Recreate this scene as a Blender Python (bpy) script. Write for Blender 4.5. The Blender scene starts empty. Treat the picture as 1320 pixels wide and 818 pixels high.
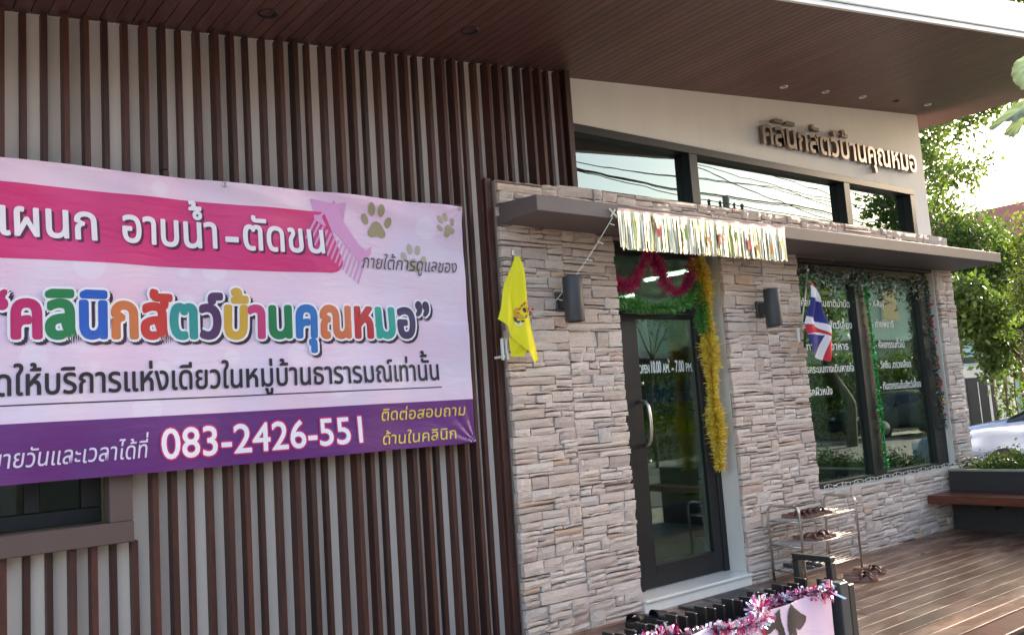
import bpy, math, random
import numpy as np
from mathutils import Vector, Matrix
from mathutils.geometry import tessellate_polygon
random.seed(7); RNG = np.random.default_rng(7)
SC = bpy.context.scene; COL = SC.collection
R = math.radians
# ------------------------------------------------------------------ camera, sky, sun, exposure
cd = bpy.data.cameras.new('camera'); cam = bpy.data.objects.new('camera', cd); COL.objects.link(cam)
cd.sensor_width = 36; cd.lens = 36*1124.7/1320; cd.clip_end = 3000; cd.clip_start = .05
def view_rows(yaw, pitch, roll):
    f = Vector((math.sin(yaw)*math.cos(pitch), math.cos(yaw)*math.cos(pitch), math.sin(pitch)))
    r = Vector((math.cos(yaw), -math.sin(yaw), 0)); u = r.cross(f)
    c, s = math.cos(roll), math.sin(roll)
    return c*r+s*u, -s*r+c*u, f
cr, cu_, cf = view_rows(0.65649742, 0.10842398, -0.06837478)
M4 = Matrix((cr, cu_, -cf)).transposed().to_4x4(); M4.translation = Vector((0, -4.4, 1.42))
cam.matrix_world = M4; SC.camera = cam
SUN_ROT, SUN_EL = R(89.3), R(16)
w = bpy.data.worlds.new('World'); SC.world = w; w.use_nodes = True
nt = w.node_tree; sky = nt.nodes.new('ShaderNodeTexSky'); sky.sky_type = 'NISHITA'; sky.sun_disc = False
sky.sun_elevation = SUN_EL; sky.sun_rotation = SUN_ROT; sky.dust_density = 3.0; sky.air_density = 1.0; sky.ozone_density = 1.0
nt.links.new(sky.outputs[0], nt.nodes['Background'].inputs[0]); nt.nodes['Background'].inputs[1].default_value = .15
sl = bpy.data.lights.new('sun', 'SUN'); sl.energy = 4.0; sl.angle = R(.6); sl.color = (1, .9, .78)
so = bpy.data.objects.new('sun', sl); COL.objects.link(so)
sdir = Vector((math.sin(SUN_ROT)*math.cos(SUN_EL), math.cos(SUN_ROT)*math.cos(SUN_EL), math.sin(SUN_EL)))
so.rotation_euler = sdir.to_track_quat('Z', 'Y').to_euler(); so.location = (20, 8, 12)
SC.view_settings.view_transform = 'Standard'; SC.view_settings.look = 'None'; SC.view_settings.gamma = 1
SC.view_settings.exposure = 2.34
SC.view_settings.use_white_balance = True; SC.view_settings.white_balance_temperature = 6950; SC.view_settings.white_balance_tint = 13
SC.render.engine = 'CYCLES'
SC.cycles.max_bounces = 8; SC.cycles.transparent_max_bounces = 16; SC.cycles.use_denoising = True
SC.cycles.caustics_reflective = False; SC.cycles.caustics_refractive = False; SC.cycles.sample_clamp_indirect = 6

# ------------------------------------------------------------------ materials
def s2l(c): return tuple((x/255/12.92 if x/255 <= .04045 else ((x/255+.055)/1.055)**2.4) for x in c)
class NT:
    def __init__(s, name):
        s.m = bpy.data.materials.new(name); s.m.use_nodes = True; s.t = s.m.node_tree; s.n = s.t.nodes
        s.p = s.n['Principled BSDF']; s.out = s.n['Material Output']
    def N(s, t, **k):
        n = s.n.new(t)
        for a, b in k.items():
            if a.startswith('i_'):
                a = a[2:]; a = int(a) if a.isdigit() else a.replace('_', ' ')
                n.inputs[a].default_value = b
            else: setattr(n, a, b)
        return n
    def L(s, a, b): s.t.links.new(a, b)
    def coord(s, scale=(1, 1, 1), loc=(0, 0, 0), rot=(0, 0, 0)):
        g = s.N('ShaderNodeNewGeometry'); m = s.N('ShaderNodeMapping')
        m.inputs['Scale'].default_value = scale; m.inputs['Location'].default_value = loc; m.inputs['Rotation'].default_value = rot
        s.L(g.outputs['Position'], m.inputs[0]); return m.outputs[0]
    def noise(s, co, scale, detail=4, rough=.6, dist=0):
        n = s.N('ShaderNodeTexNoise'); n.inputs['Scale'].default_value = scale; n.inputs['Detail'].default_value = detail
        n.inputs['Roughness'].default_value = rough; n.inputs['Distortion'].default_value = dist
        s.L(co, n.inputs['Vector']); return n.outputs['Fac']
    def ramp(s, f, *stops):
        r = s.N('ShaderNodeValToRGB'); e = r.color_ramp.elements
        while len(e) < len(stops): e.new(.5)
        for el, (p, c) in zip(e, stops):
            el.position = p; el.color = (*c, 1) if len(c) == 3 else c
        s.L(f, r.inputs[0]); return r.outputs[0]
    def mix(s, f, a, b, mode='MIX'):
        m = s.N('ShaderNodeMix', data_type='RGBA', blend_type=mode)
        for sock, v in ((m.inputs[0], f), (m.inputs[6], a), (m.inputs[7], b)):
            if hasattr(v, 'links'): s.L(v, sock)
            elif isinstance(v, (int, float)): sock.default_value = v
            else: sock.default_value = (*v, 1)
        return m.outputs[2]
    def math(s, op, a, b=0.):
        m = s.N('ShaderNodeMath', operation=op)
        for i, v in enumerate((a, b)):
            if hasattr(v, 'links'): s.L(v, m.inputs[i])
            else: m.inputs[i].default_value = v
        return m.outputs[0]
    def bump(s, h, strength=.3, dist=.01):
        b = s.N('ShaderNodeBump'); b.inputs['Strength'].default_value = strength; b.inputs['Distance'].default_value = dist
        s.L(h, b.inputs['Height']); s.L(b.outputs[0], s.p.inputs['Normal'])
    def base(s, c):
        if hasattr(c, 'links'): s.L(c, s.p.inputs['Base Color'])
        else: s.p.inputs['Base Color'].default_value = (*c, 1)
def simple(name, c, rough=.6, metal=0, var=.12, scale=12, bump=.0, spec=.5, coat=0):
    k = NT(name); c = s2l(c); co = k.coord()
    f = k.noise(co, scale, 5)
    k.base(k.ramp(f, (.25, tuple(x*(1-var) for x in c)), (.75, tuple(min(1, x*(1+var)) for x in c))))
    k.p.inputs['Roughness'].default_value = rough; k.p.inputs['Metallic'].default_value = metal
    k.p.inputs['Specular IOR Level'].default_value = spec; k.p.inputs['Coat Weight'].default_value = coat
    if bump: k.bump(k.noise(co, scale*8, 4), bump, .002)
    return k.m
def wood(name, dark, light, axis, rough=.4, scale=1., obj_var=.35, bump=.15, coat=0):
    k = NT(name); st = {'x': (1, 14, 14), 'y': (14, 1, 14), 'z': (14, 14, 1)}[axis]
    oi = k.N('ShaderNodeObjectInfo'); vm = k.N('ShaderNodeVectorMath', operation='MULTIPLY_ADD')
    g = k.coord(st)
    cmb = k.N('ShaderNodeCombineXYZ'); k.L(oi.outputs['Random'], cmb.inputs[0]); k.L(oi.outputs['Random'], cmb.inputs[1]); k.L(oi.outputs['Random'], cmb.inputs[2])
    k.L(cmb.outputs[0], vm.inputs[0]); vm.inputs[1].default_value = (37, 37, 37); k.L(g, vm.inputs[2])
    f = k.noise(vm.outputs[0], 2.2*scale, 8, .65, .6)
    c = k.ramp(f, (.28, s2l(dark)), (.72, s2l(light)))
    mr = k.N('ShaderNodeMapRange'); mr.inputs[3].default_value = 1-obj_var; mr.inputs[4].default_value = 1+obj_var*.6; k.L(oi.outputs['Random'], mr.inputs[0])
    hv = k.N('ShaderNodeHueSaturation'); k.L(mr.outputs[0], hv.inputs['Value']); k.L(c, hv.inputs['Color'])
    k.base(hv.outputs[0]); k.p.inputs['Roughness'].default_value = rough; k.p.inputs['Coat Weight'].default_value = coat
    k.bump(f, bump, .002); return k.m
M = {}
M['slat'] = wood('slat_wood', (50, 25, 21), (90, 48, 38), 'z', .5, obj_var=.4)
M['soffit'] = wood('soffit_wood', (80, 52, 50), (108, 76, 72), 'y', .45, obj_var=.2, bump=.1)
M['darkwood'] = wood('bench_wood', (74, 36, 26), (118, 62, 44), 'y', .35, obj_var=.1)
# deck: brown varnish worn to bare patches
k = NT('deck_wood'); co = k.coord((2.2, 26, 26)); oi = k.N('ShaderNodeObjectInfo')
ad = k.N('ShaderNodeVectorMath', operation='ADD'); cmb = k.N('ShaderNodeCombineXYZ'); k.L(k.math('MULTIPLY', oi.outputs['Random'], 60.), cmb.inputs[0])
k.L(co, ad.inputs[0]); k.L(cmb.outputs[0], ad.inputs[1]); f = k.noise(ad.outputs[0], 1.3, 8, .65, .4)
c1 = k.ramp(f, (.3, s2l((90, 58, 44))), (.7, s2l((134, 96, 76))))
wn = k.noise(k.coord((1.1, 3.2, 1)), 2.2, 7, .68, .5); wf = k.ramp(wn, (.46, (0, 0, 0)), (.58, (1, 1, 1)))
c2 = k.mix(wf, c1, s2l((152, 122, 104)))
hv = k.N('ShaderNodeHueSaturation'); mr = k.N('ShaderNodeMapRange'); mr.inputs[3].default_value = .75; mr.inputs[4].default_value = 1.2
k.L(oi.outputs['Random'], mr.inputs[0]); k.L(mr.outputs[0], hv.inputs['Value']); k.L(c2, hv.inputs['Color']); k.base(hv.outputs[0])
rr = k.N('ShaderNodeMapRange'); rr.inputs[3].default_value = .22; rr.inputs[4].default_value = .42; k.L(wn, rr.inputs[0]); k.L(rr.outputs[0], k.p.inputs['Roughness'])
k.bump(f, .25, .002); M['deck'] = k.m
# ledge stone, colour per stone in the attribute «stone_colour»
k = NT('ledge_stone'); at = k.N('ShaderNodeAttribute', attribute_name='stone_colour'); co = k.coord((.7, 1, 2.6))
f1 = k.noise(co, 16, 8, .7, .8); f2 = k.noise(co, 70, 5, .7)
c = k.mix(.75, at.outputs['Color'], k.ramp(f1, (.3, (.84, .81, .80)), (.5, (1, 1, 1)), (.75, (1.0, .93, .86))), 'MULTIPLY')
c = k.mix(k.ramp(f2, (.35, (.25, .25, .25)), (.55, (0, 0, 0))), c, s2l((150, 132, 126)))
k.base(c); k.p.inputs['Roughness'].default_value = .85; k.p.inputs['Specular IOR Level'].default_value = .25
k.bump(k.math('ADD', k.math('MULTIPLY', f1, 2.2), f2), .6, .012); M['stone'] = k.m
M['joint'] = simple('stone_joint', (150, 134, 127), .95, bump=.3)
# plaster
def plaster(name, c, streak=.12):
    k = NT(name); c = s2l(c); co = k.coord((1, 1, .25)); f = k.noise(co, 3.5, 6, .6)
    g = k.noise(k.coord(), 60, 3)
    a = k.ramp(f, (.3, tuple(x*(1-streak) for x in c)), (.7, c)); k.base(a)
    k.p.inputs['Roughness'].default_value = .8; k.bump(g, .12, .003); return k.m
M['white_wall'] = plaster('white_plaster', (244, 240, 236), .07); M['grey_wall'] = plaster('grey_plaster', (226, 221, 214), .08)
M['backing'] = plaster('cladding_backing_paint', (246, 232, 220), .12)
M['canopy'] = simple('canopy_paint', (108, 98, 97), .55, var=.08, scale=5)
M['frame_brown'] = simple('brown_window_surround', (92, 76, 72), .6, var=.06, scale=6)
M['alu'] = simple('dark_aluminium', (40, 39, 42), .38, .3, .05)
M['black'] = simple('black_paint', (26, 28, 30), .45, 0, .1, scale=20, bump=.1)
M['lampgrey'] = simple('lamp_grey', (66, 68, 72), .5, .2, .06)
M['fascia'] = simple('fascia_white', (236, 236, 234), .5, var=.04, scale=2)
M['metal'] = simple('chrome_tube', (196, 192, 186), .28, .95, .08)
M['marble'] = simple('white_marble_sill', (246, 242, 234), .18, var=.05, scale=4)
M['mat'] = simple('grey_doormat', (70, 70, 76), .95, var=.15, scale=120, bump=.6)
M['leather'] = simple('brown_sandal', (82, 44, 40), .55, var=.2, scale=30)
M['sole'] = simple('sandal_sole', (142, 100, 86), .7, var=.15, scale=30)
M['blackrub'] = simple('black_rubber', (24, 24, 25), .6, var=.2, scale=30)
M['planter'] = simple('planter_paint', (48, 45, 46), .6, var=.1, scale=5, bump=.1)
M['rim'] = simple('planter_rim', (150, 146, 134), .6)
M['ground'] = simple('concrete_ground', (150, 144, 136), .9, var=.2, scale=8, bump=.5)
M['asphalt'] = simple('asphalt', (82, 82, 84), .85, var=.15, scale=30, bump=.5)
M['room_wall'] = simple('room_wall', (190, 206, 184), .9); M['room_floor'] = simple('room_floor', (186, 190, 176), .3)
M['curtain'] = simple('curtain_cloth', (120, 126, 112), .9)
M['letter_metal'] = simple('sign_letter_metal', (134, 120, 113), .3, .85, .06, spec=.6)
M['pole'] = simple('pole_chrome', (200, 198, 190), .3, .8)
M['house_white'] = plaster('house_white_paint', (212, 212, 206)); M['roof_red'] = simple('red_roof_tile', (160, 84, 70), .8, var=.25, scale=4, bump=.4)
M['house_teal'] = plaster('house_pale_teal', (168, 196, 190)); M['carpaint'] = simple('silver_car_paint', (146, 162, 190), .22, .55, .03, coat=.6)
M['carglass'] = simple('car_glass', (30, 36, 40), .06, 0, 0.02); M['tyre'] = simple('tyre_rubber', (26, 26, 26), .8)
M['red_lamp'] = simple('red_tail_lamp', (170, 24, 20), .2); M['bark'] = simple('bark', (96, 80, 66), .9, var=.3, scale=8, bump=.6)
M['concrete_pole'] = simple('concrete_pole', (150, 148, 142), .9); M['wire'] = simple('cable_black', (20, 20, 22), .6)
M['blueplastic'] = simple('blue_plastic', (30, 70, 170), .4); M['whiteplastic'] = simple('white_plastic', (225, 225, 220), .4)
M['cream'] = simple('cream_board', (210, 200, 160), .6)
M['yellowsheet'] = simple('yellow_card', (214, 196, 60), .6)
def glass(name, tint, refl, rough=.0, wav=.0, gcol=(.72, .84, .82)):
    k = NT(name); k.n.remove(k.p)
    tr = k.N('ShaderNodeBsdfTransparent'); tr.inputs[0].default_value = (*tint, 1)
    gl = k.N('ShaderNodeBsdfGlossy'); gl.inputs['Roughness'].default_value = rough; gl.inputs['Color'].default_value = (*gcol, 1)
    lw = k.N('ShaderNodeFresnel'); lw.inputs[0].default_value = 1.5
    ad = k.math('MINIMUM', k.math('ADD', k.math('MULTIPLY', lw.outputs[0], 1.6), refl), .95)
    if wav:
        b = k.N('ShaderNodeBump'); b.inputs['Strength'].default_value = wav; b.inputs['Distance'].default_value = .02
        k.L(k.noise(k.coord(), 1.6, 2, .4), b.inputs['Height']); k.L(b.outputs[0], gl.inputs['Normal'])
    mx = k.N('ShaderNodeMixShader'); k.L(ad, mx.inputs[0]); k.L(tr.outputs[0], mx.inputs[1]); k.L(gl.outputs[0], mx.inputs[2])
    k.L(mx.outputs[0], k.out.inputs[0]); return k.m
M['glass_top'] = glass('upper_reflective_glass', (.25, .33, .3), .22, 0, .05, (.64, .73, .68))
M['glass'] = glass('shopfront_glass', (.62, .76, .66), .12, 0, .04)
M['glass_door'] = glass('door_glass', (.62, .76, .66), .05, 0, .04)
M['glass_side'] = glass('side_window_glass', (.2, .25, .24), .0, .02, .05, (.5, .6, .56))
def leafmat(name, c1, c2, trans=.45, tm=(1.3, 1.35, .6)):
    k = NT(name); at = k.N('ShaderNodeAttribute', attribute_name='leaf_tone')
    col = k.mix(at.outputs['Fac'], s2l(c1), s2l(c2)); k.base(col); k.p.inputs['Roughness'].default_value = .5
    t = k.N('ShaderNodeBsdfTranslucent'); k.L(k.mix(1., col, tm, 'MULTIPLY'), t.inputs[0])
    mx = k.N('ShaderNodeMixShader'); mx.inputs[0].default_value = trans; k.L(k.p.outputs[0], mx.inputs[1]); k.L(t.outputs[0], mx.inputs[2])
    k.L(mx.outputs[0], k.out.inputs[0]); return k.m
M['leaf_dark'] = leafmat('foliage_dark', (40, 62, 30), (84, 108, 48)); M['leaf_mid'] = leafmat('foliage_mid', (52, 76, 36), (98, 120, 56), .4)
M['leaf_bright'] = leafmat('foliage_bright', (60, 76, 40), (110, 124, 58), .45); M['leaf_garland'] = leafmat('garland_leaf', (26, 50, 32), (186, 196, 184), .1)
M['leaf_blue'] = leafmat('palm_leaf', (60, 92, 70), (122, 150, 130), .4)
M['papaya'] = leafmat('papaya_leaf', (136, 148, 122), (196, 206, 186), .5, (1.15, 1.2, .95))
def foil(name, cols, rough=.25, metal=.85):
    k = NT(name); at = k.N('ShaderNodeAttribute', attribute_name='leaf_tone')
    st = [(i/(len(cols)-1) if len(cols) > 1 else 0, s2l(c)) for i, c in enumerate(cols)]
    k.base(k.ramp(at.outputs['Fac'], *st)); k.p.inputs['Roughness'].default_value = rough; k.p.inputs['Metallic'].default_value = metal; return k.m
M['f_magenta'] = foil('magenta_foil', [(160, 24, 80), (214, 50, 116), (240, 130, 176)], .4, .1)
M['f_green'] = foil('green_foil', [(24, 90, 30), (60, 156, 56), (200, 232, 170)], .4, .1)
M['f_gold'] = foil('gold_foil', [(196, 156, 30), (240, 210, 60), (255, 248, 170)], .35, .0)
M['f_pink'] = foil('pink_silver_foil', [(200, 30, 100), (232, 90, 150), (236, 226, 236), (250, 250, 252)], .2, .75)
M['f_bright_green'] = foil('bright_green_foil', [(10, 120, 50), (40, 210, 100), (150, 250, 170)], .25, .6)
M['f_silver_old'] = foil('silver_fringe', [(206, 200, 160), (250, 248, 236), (255, 250, 214), (252, 252, 250), (240, 238, 224)], .35, .55)
k = NT('silver_fringe_film'); at = k.N('ShaderNodeAttribute', attribute_name='leaf_tone')
fc = k.ramp(at.outputs['Fac'], (0, s2l((236, 220, 150))), (.12, s2l((255, 250, 232))), (.8, s2l((255, 253, 246))), (.93, s2l((250, 240, 170))), (1, s2l((140, 180, 90)))); k.base(fc)
k.p.inputs['Roughness'].default_value = .22; k.p.inputs['Metallic'].default_value = .9; t_ = k.N('ShaderNodeBsdfTranslucent'); k.L(fc, t_.inputs[0])
mx = k.N('ShaderNodeMixShader'); mx.inputs[0].default_value = .2; k.L(k.p.outputs[0], mx.inputs[1]); k.L(t_.outputs[0], mx.inputs[2]); k.L(mx.outputs[0], k.out.inputs[0]); M['f_silver'] = k.m
def flat(name, rgb, rough=.5, gloss=.5):
    k = NT(name); k.base(s2l(rgb)); k.p.inputs['Roughness'].default_value = rough; k.p.inputs['Specular IOR Level'].default_value = gloss
    return k.m
def ink(rgb):
    n = 'ink_%d_%d_%d' % rgb
    if n not in M: M[n] = flat(n, rgb, .42)
    return M[n]
def vinyl(name, a, b, bokeh=True):
    k = NT(name); co = k.coord()
    f = k.noise(co, 1.6, 2, .5); base = k.ramp(f, (.35, s2l(a)), (.65, s2l(b)))
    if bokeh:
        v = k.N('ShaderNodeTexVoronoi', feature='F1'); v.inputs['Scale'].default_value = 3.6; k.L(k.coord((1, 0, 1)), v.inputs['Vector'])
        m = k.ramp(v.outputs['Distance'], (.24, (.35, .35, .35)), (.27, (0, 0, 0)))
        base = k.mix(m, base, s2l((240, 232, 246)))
    k.base(base); k.p.inputs['Roughness'].default_value = .38
    k.bump(k.noise(k.coord((.6, 1, 2.4), rot=(0, .35, 0)), 5, 4, .55, 1.2), .3, .02); return k.m
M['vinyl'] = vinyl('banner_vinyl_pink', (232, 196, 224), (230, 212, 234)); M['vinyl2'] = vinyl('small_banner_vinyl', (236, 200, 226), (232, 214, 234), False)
M['magenta'] = vinyl('banner_magenta_print', (206, 42, 112), (216, 62, 132), False); M['purple'] = vinyl('banner_purple_print', (98, 40, 112), (108, 50, 124), False)
M['cloth_y'] = simple('yellow_cloth', (236, 226, 40), .8, var=.03); M['cloth_r'] = simple('red_cloth', (196, 40, 52), .8, var=.04)
M['cloth_w'] = simple('white_cloth', (226, 222, 226), .8, var=.03); M['cloth_b'] = simple('blue_cloth', (44, 46, 120), .8, var=.05)
M['bulb'] = simple('led_bulb_clear', (232, 230, 220), .2, var=.02)

# ------------------------------------------------------------------ geometry helpers
def base_of(p):
    v = Vector((0, 0, 0))
    while p: v += Vector(p.location); p = p.parent
    return v
def empty(name, loc, label=None, cat=None, group=None):
    o = bpy.data.objects.new(name, None); COL.objects.link(o); o.location = loc; o.empty_display_size = .2
    return tag(o, label, cat, group)
def tag(o, label=None, cat=None, group=None, kind=None):
    if label: o['label'] = label
    if cat: o['category'] = cat
    if group: o['group'] = group
    if kind: o['kind'] = kind
    return o
class MB:
    def __init__(s): s.v = []; s.f = []; s.mi = []; s.cm = 0
    def add(s, vs, fs):
        b = len(s.v); s.v.extend([tuple(v) for v in vs])
        for f in fs: s.f.append(tuple(b+i for i in f)); s.mi.append(s.cm)
        return s
    def box(s, a, b, skew=None):
        x0, y0, z0 = a; x1, y1, z1 = b
        vs = [(x0, y0, z0), (x1, y0, z0), (x1, y1, z0), (x0, y1, z0), (x0, y0, z1), (x1, y0, z1), (x1, y1, z1), (x0, y1, z1)]
        if skew: vs = [skew(v) for v in vs]
        return s.add(vs, [(0, 3, 2, 1), (4, 5, 6, 7), (0, 1, 5, 4), (1, 2, 6, 5), (2, 3, 7, 6), (3, 0, 4, 7)])
    def bbox(s, a, b, bv=.004):   # box with chamfered edges
        c = [(a[i]+b[i])/2 for i in range(3)]; h = [abs(b[i]-a[i])/2 for i in range(3)]; bv = min(bv, min(h)*.45)
        V = {}; vs = []
        for sx in (-1, 1):
            for sy in (-1, 1):
                for sz in (-1, 1):
                    for ax in range(3):
                        p = [sx*(h[0]-bv), sy*(h[1]-bv), sz*(h[2]-bv)]; p[ax] = (sx, sy, sz)[ax]*h[ax]
                        V[(sx, sy, sz, ax)] = len(vs); vs.append(tuple(c[i]+p[i] for i in range(3)))
        fs = []
        for ax in range(3):
            o = [i for i in range(3) if i != ax]
            for sg in (-1, 1):
                q = []
                for u, v_ in ((-1, -1), (1, -1), (1, 1), (-1, 1)):
                    k_ = [0, 0, 0]; k_[ax] = sg; k_[o[0]] = u; k_[o[1]] = v_; q.append(V[(*k_, ax)])
                fs.append(tuple(q))
        for ax in range(3):
            o = [i for i in range(3) if i != ax]
            for u in (-1, 1):
                for v_ in (-1, 1):
                    k0 = [0, 0, 0]; k0[o[0]] = u; k0[o[1]] = v_; k1 = list(k0); k0[ax] = -1; k1[ax] = 1
                    fs.append((V[(*k0, o[0])], V[(*k1, o[0])], V[(*k1, o[1])], V[(*k0, o[1])]))
        for sx in (-1, 1):
            for sy in (-1, 1):
                for sz in (-1, 1): fs.append(tuple(V[(sx, sy, sz, ax)] for ax in range(3)))
        return s.add(vs, fs)
    def tube(s, pts, r, n=8, caps=True, closed=False):
        pts = [Vector(p) for p in pts]; rs = r if isinstance(r, (list, tuple)) else [r]*len(pts)
        b = len(s.v); up = None; N = len(pts)
        for i, p in enumerate(pts):
            if closed: d = pts[(i+1) % N]-pts[i-1]
            else: d = pts[min(i+1, N-1)]-pts[max(i-1, 0)]
            d.normalize()
            if up is None: up = Vector((0, 0, 1)) if abs(d.z) < .9 else Vector((1, 0, 0))
            a = d.cross(up)
            if a.length < 1e-4: a = d.orthogonal()
            a.normalize(); c = a.cross(d).normalized(); up = c
            for j in range(n):
                t = 2*math.pi*j/n; s.v.append(tuple(p+(a*math.cos(t)+c*math.sin(t))*rs[i]))
        for i in range(N if closed else N-1):
            i2 = (i+1) % N
            for j in range(n): s.f.append((b+i*n+j, b+i*n+(j+1) % n, b+i2*n+(j+1) % n, b+i2*n+j)); s.mi.append(s.cm)
        if caps and not closed:
            s.f.append(tuple(b+j for j in range(n))[::-1]); s.mi.append(s.cm)
            s.f.append(tuple(b+(N-1)*n+j for j in range(n))); s.mi.append(s.cm)
        return s
    def grid(s, fn, nu, nv):
        b = len(s.v)
        for j in range(nv+1):
            for i in range(nu+1): s.v.append(tuple(fn(i/nu, j/nv)))
        for j in range(nv):
            for i in range(nu):
                a = b+j*(nu+1)+i; s.f.append((a, a+1, a+nu+2, a+nu+1)); s.mi.append(s.cm)
        return s
    def poly(s, pts, fn=lambda x, z: (x, 0, z)):
        tr = tessellate_polygon([[Vector((x, z, 0)) for x, z in pts]])
        return s.add([fn(x, z) for x, z in pts], tr)
    def lathe(s, c, prof, n=20):
        b = len(s.v)
        for r_, z in prof:
            for j in range(n): t = 2*math.pi*j/n; s.v.append((c[0]+r_*math.cos(t), c[1]+r_*math.sin(t), c[2]+z))
        for i in range(len(prof)-1):
            for j in range(n): s.f.append((b+i*n+j, b+i*n+(j+1) % n, b+(i+1)*n+(j+1) % n, b+(i+1)*n+j)); s.mi.append(s.cm)
        return s
    def build(s, name, mat, parent=None, smooth=False, kind=None, attr=None):
        off = base_of(parent); me = bpy.data.meshes.new(name)
        me.from_pydata([(x-off.x, y-off.y, z-off.z) for x, y, z in s.v], [], s.f)
        for m in (mat if isinstance(mat, (list, tuple)) else [mat]): me.materials.append(m)
        if any(s.mi): me.polygons.foreach_set('material_index', s.mi)
        if smooth: me.polygons.foreach_set('use_smooth', [True]*len(s.f))
        if attr is not None:
            nm, data, dim = attr
            if dim == 1: a = me.attributes.new(nm, 'FLOAT', 'POINT'); a.data.foreach_set('value', np.asarray(data, np.float32))
            else: a = me.attributes.new(nm, 'FLOAT_COLOR', 'POINT'); a.data.foreach_set('color', np.asarray(data, np.float32).ravel())
        me.update(); o = bpy.data.objects.new(name, me); COL.objects.link(o)
        if parent: o.parent = parent
        if kind: o['kind'] = kind
        return o
def quads_obj(name, V, mat, parent=None, tone=None, kind=None):   # V: (n,4,3) array of separate quads
    n = len(V); off = base_of(parent); P = (V.reshape(-1, 3)-np.array(off)).astype(np.float32)
    me = bpy.data.meshes.new(name); me.vertices.add(n*4); me.vertices.foreach_set('co', P.ravel())
    me.loops.add(n*4); me.loops.foreach_set('vertex_index', np.arange(n*4, dtype=np.int32))
    me.polygons.add(n); me.polygons.foreach_set('loop_start', np.arange(0, n*4, 4, dtype=np.int32))
    me.materials.append(mat)
    if tone is not None:
        a = me.attributes.new('leaf_tone', 'FLOAT', 'POINT'); a.data.foreach_set('value', np.repeat(tone, 4).astype(np.float32))
    me.update(calc_edges=True); me.validate(); o = bpy.data.objects.new(name, me); COL.objects.link(o)
    if parent: o.parent = parent
    if kind: o['kind'] = kind
    return o
def unit(a): return a/np.maximum(np.linalg.norm(a, axis=-1, keepdims=True), 1e-9)
def leaf_quads(P, size, droop=.3, aspect=.5, rng=RNG):
    n = len(P); d = unit(rng.normal(size=(n, 3))+np.array([0, 0, -droop])); q = unit(np.cross(d, rng.normal(size=(n, 3))))
    L = size*rng.uniform(.6, 1.3, (n, 1)); W = L*aspect
    return np.stack([P, P+d*L*.5+q*W*.5, P+d*L, P+d*L*.5-q*W*.5], 1)
def blob_points(blobs, n, rng=RNG, shell=.55, clump=.22, per=26):
    """points in leaf clumps spread through a set of ellipsoids (x,y,z,rx,ry,rz)"""
    vol = np.array([b[3]*b[4]*b[5] for b in blobs])**.7; pr = vol/vol.sum(); nc = max(4, n//per)
    idx = rng.choice(len(blobs), nc, p=pr); B = np.array(blobs)[idx]
    d = unit(rng.normal(size=(nc, 3))); r = rng.uniform(shell**3, 1, (nc, 1))**(1/3)*rng.uniform(.82, 1.12, (nc, 1))
    C = B[:, :3]+d*r*B[:, 3:]; ci = rng.integers(0, nc, n); s = clump*np.mean(B[:, 3:], 1)[ci][:, None]
    return C[ci]+rng.normal(size=(n, 3))*s, np.clip(rng.normal(.45, .2, nc)[ci]+rng.normal(0, .12, n), 0, 1)
def tree(name, base, h, blobs, n, leaf, mat, label, group=None, r0=.14, limbs=True, per=26):
    root = empty(name, base, label, 'tree', group); mb = MB(); bx, by, bz = base
    c = np.mean(np.array(blobs)[:, :3], 0); top = Vector((bx*.5+c[0]*.5, by*.5+c[1]*.5, bz+h))
    mid = Vector((bx+random.uniform(-.1, .1), by+random.uniform(-.1, .1), bz+h*.5)); mb.tube([base, mid, top], [r0, r0*.8, r0*.55], 9)
    tr = mb.build('trunk', M['bark'], root, True); lm = MB()
    for b in blobs:
        e = Vector(b[:3]); lm.tube([top, (top+e)/2+Vector((0, 0, .1)), e], [r0*.45, r0*.28, r0*.08], 6)
        for _ in range(4):
            d = Vector(unit(RNG.normal(size=3))); lm.tube([e, e+Vector((d.x*b[3], d.y*b[4], d.z*b[5]))*.8], [r0*.1, r0*.03], 4)
    lm.build('limbs', M['bark'], root, True)
    P, t = blob_points(blobs, n, per=per); quads_obj('crown', leaf_quads(P, leaf), mat, root, t); return root
# ------------------------------------------------------------------ lettering (built-in font, laid out glyph by glyph)
_gc = {}
def glyph(c, off=0., ext=0.):
    k_ = (c, off, ext)
    if k_ not in _gc:
        cu = bpy.data.curves.new('t', 'FONT'); cu.body = c; cu.offset = off; cu.extrude = ext; cu.resolution_u = 4
        o = bpy.data.objects.new('t', cu); COL.objects.link(o); dg = bpy.context.evaluated_depsgraph_get()
        m = bpy.data.meshes.new_from_object(o.evaluated_get(dg)); vs = [tuple(v.co) for v in m.vertices]; fs = [tuple(p.vertices) for p in m.polygons]
        bpy.data.objects.remove(o); bpy.data.curves.remove(cu); bpy.data.meshes.remove(m); _gc[k_] = (vs, fs)
    return _gc[k_]
_bar = max(v[0] for v in glyph('|')[0]); _adv = {}
def adv(c):
    if c not in _adv: _adv[c] = max(v[0] for v in glyph(c+'|')[0])-_bar
    return _adv[c]
UP = 'ิีึืั็'; TONE = '่้๊๋์'
def layout(s):
    out = []; x = 0
    for i, c in enumerate(s):
        dy = 0
        if c in TONE and ((i and s[i-1] in UP) or (i+1 < len(s) and s[i+1] == 'ำ')): dy = .2
        out.append((c, x, dy)); x += adv(c)
    return out, x
def text_width(s): return layout(s)[1]
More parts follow.
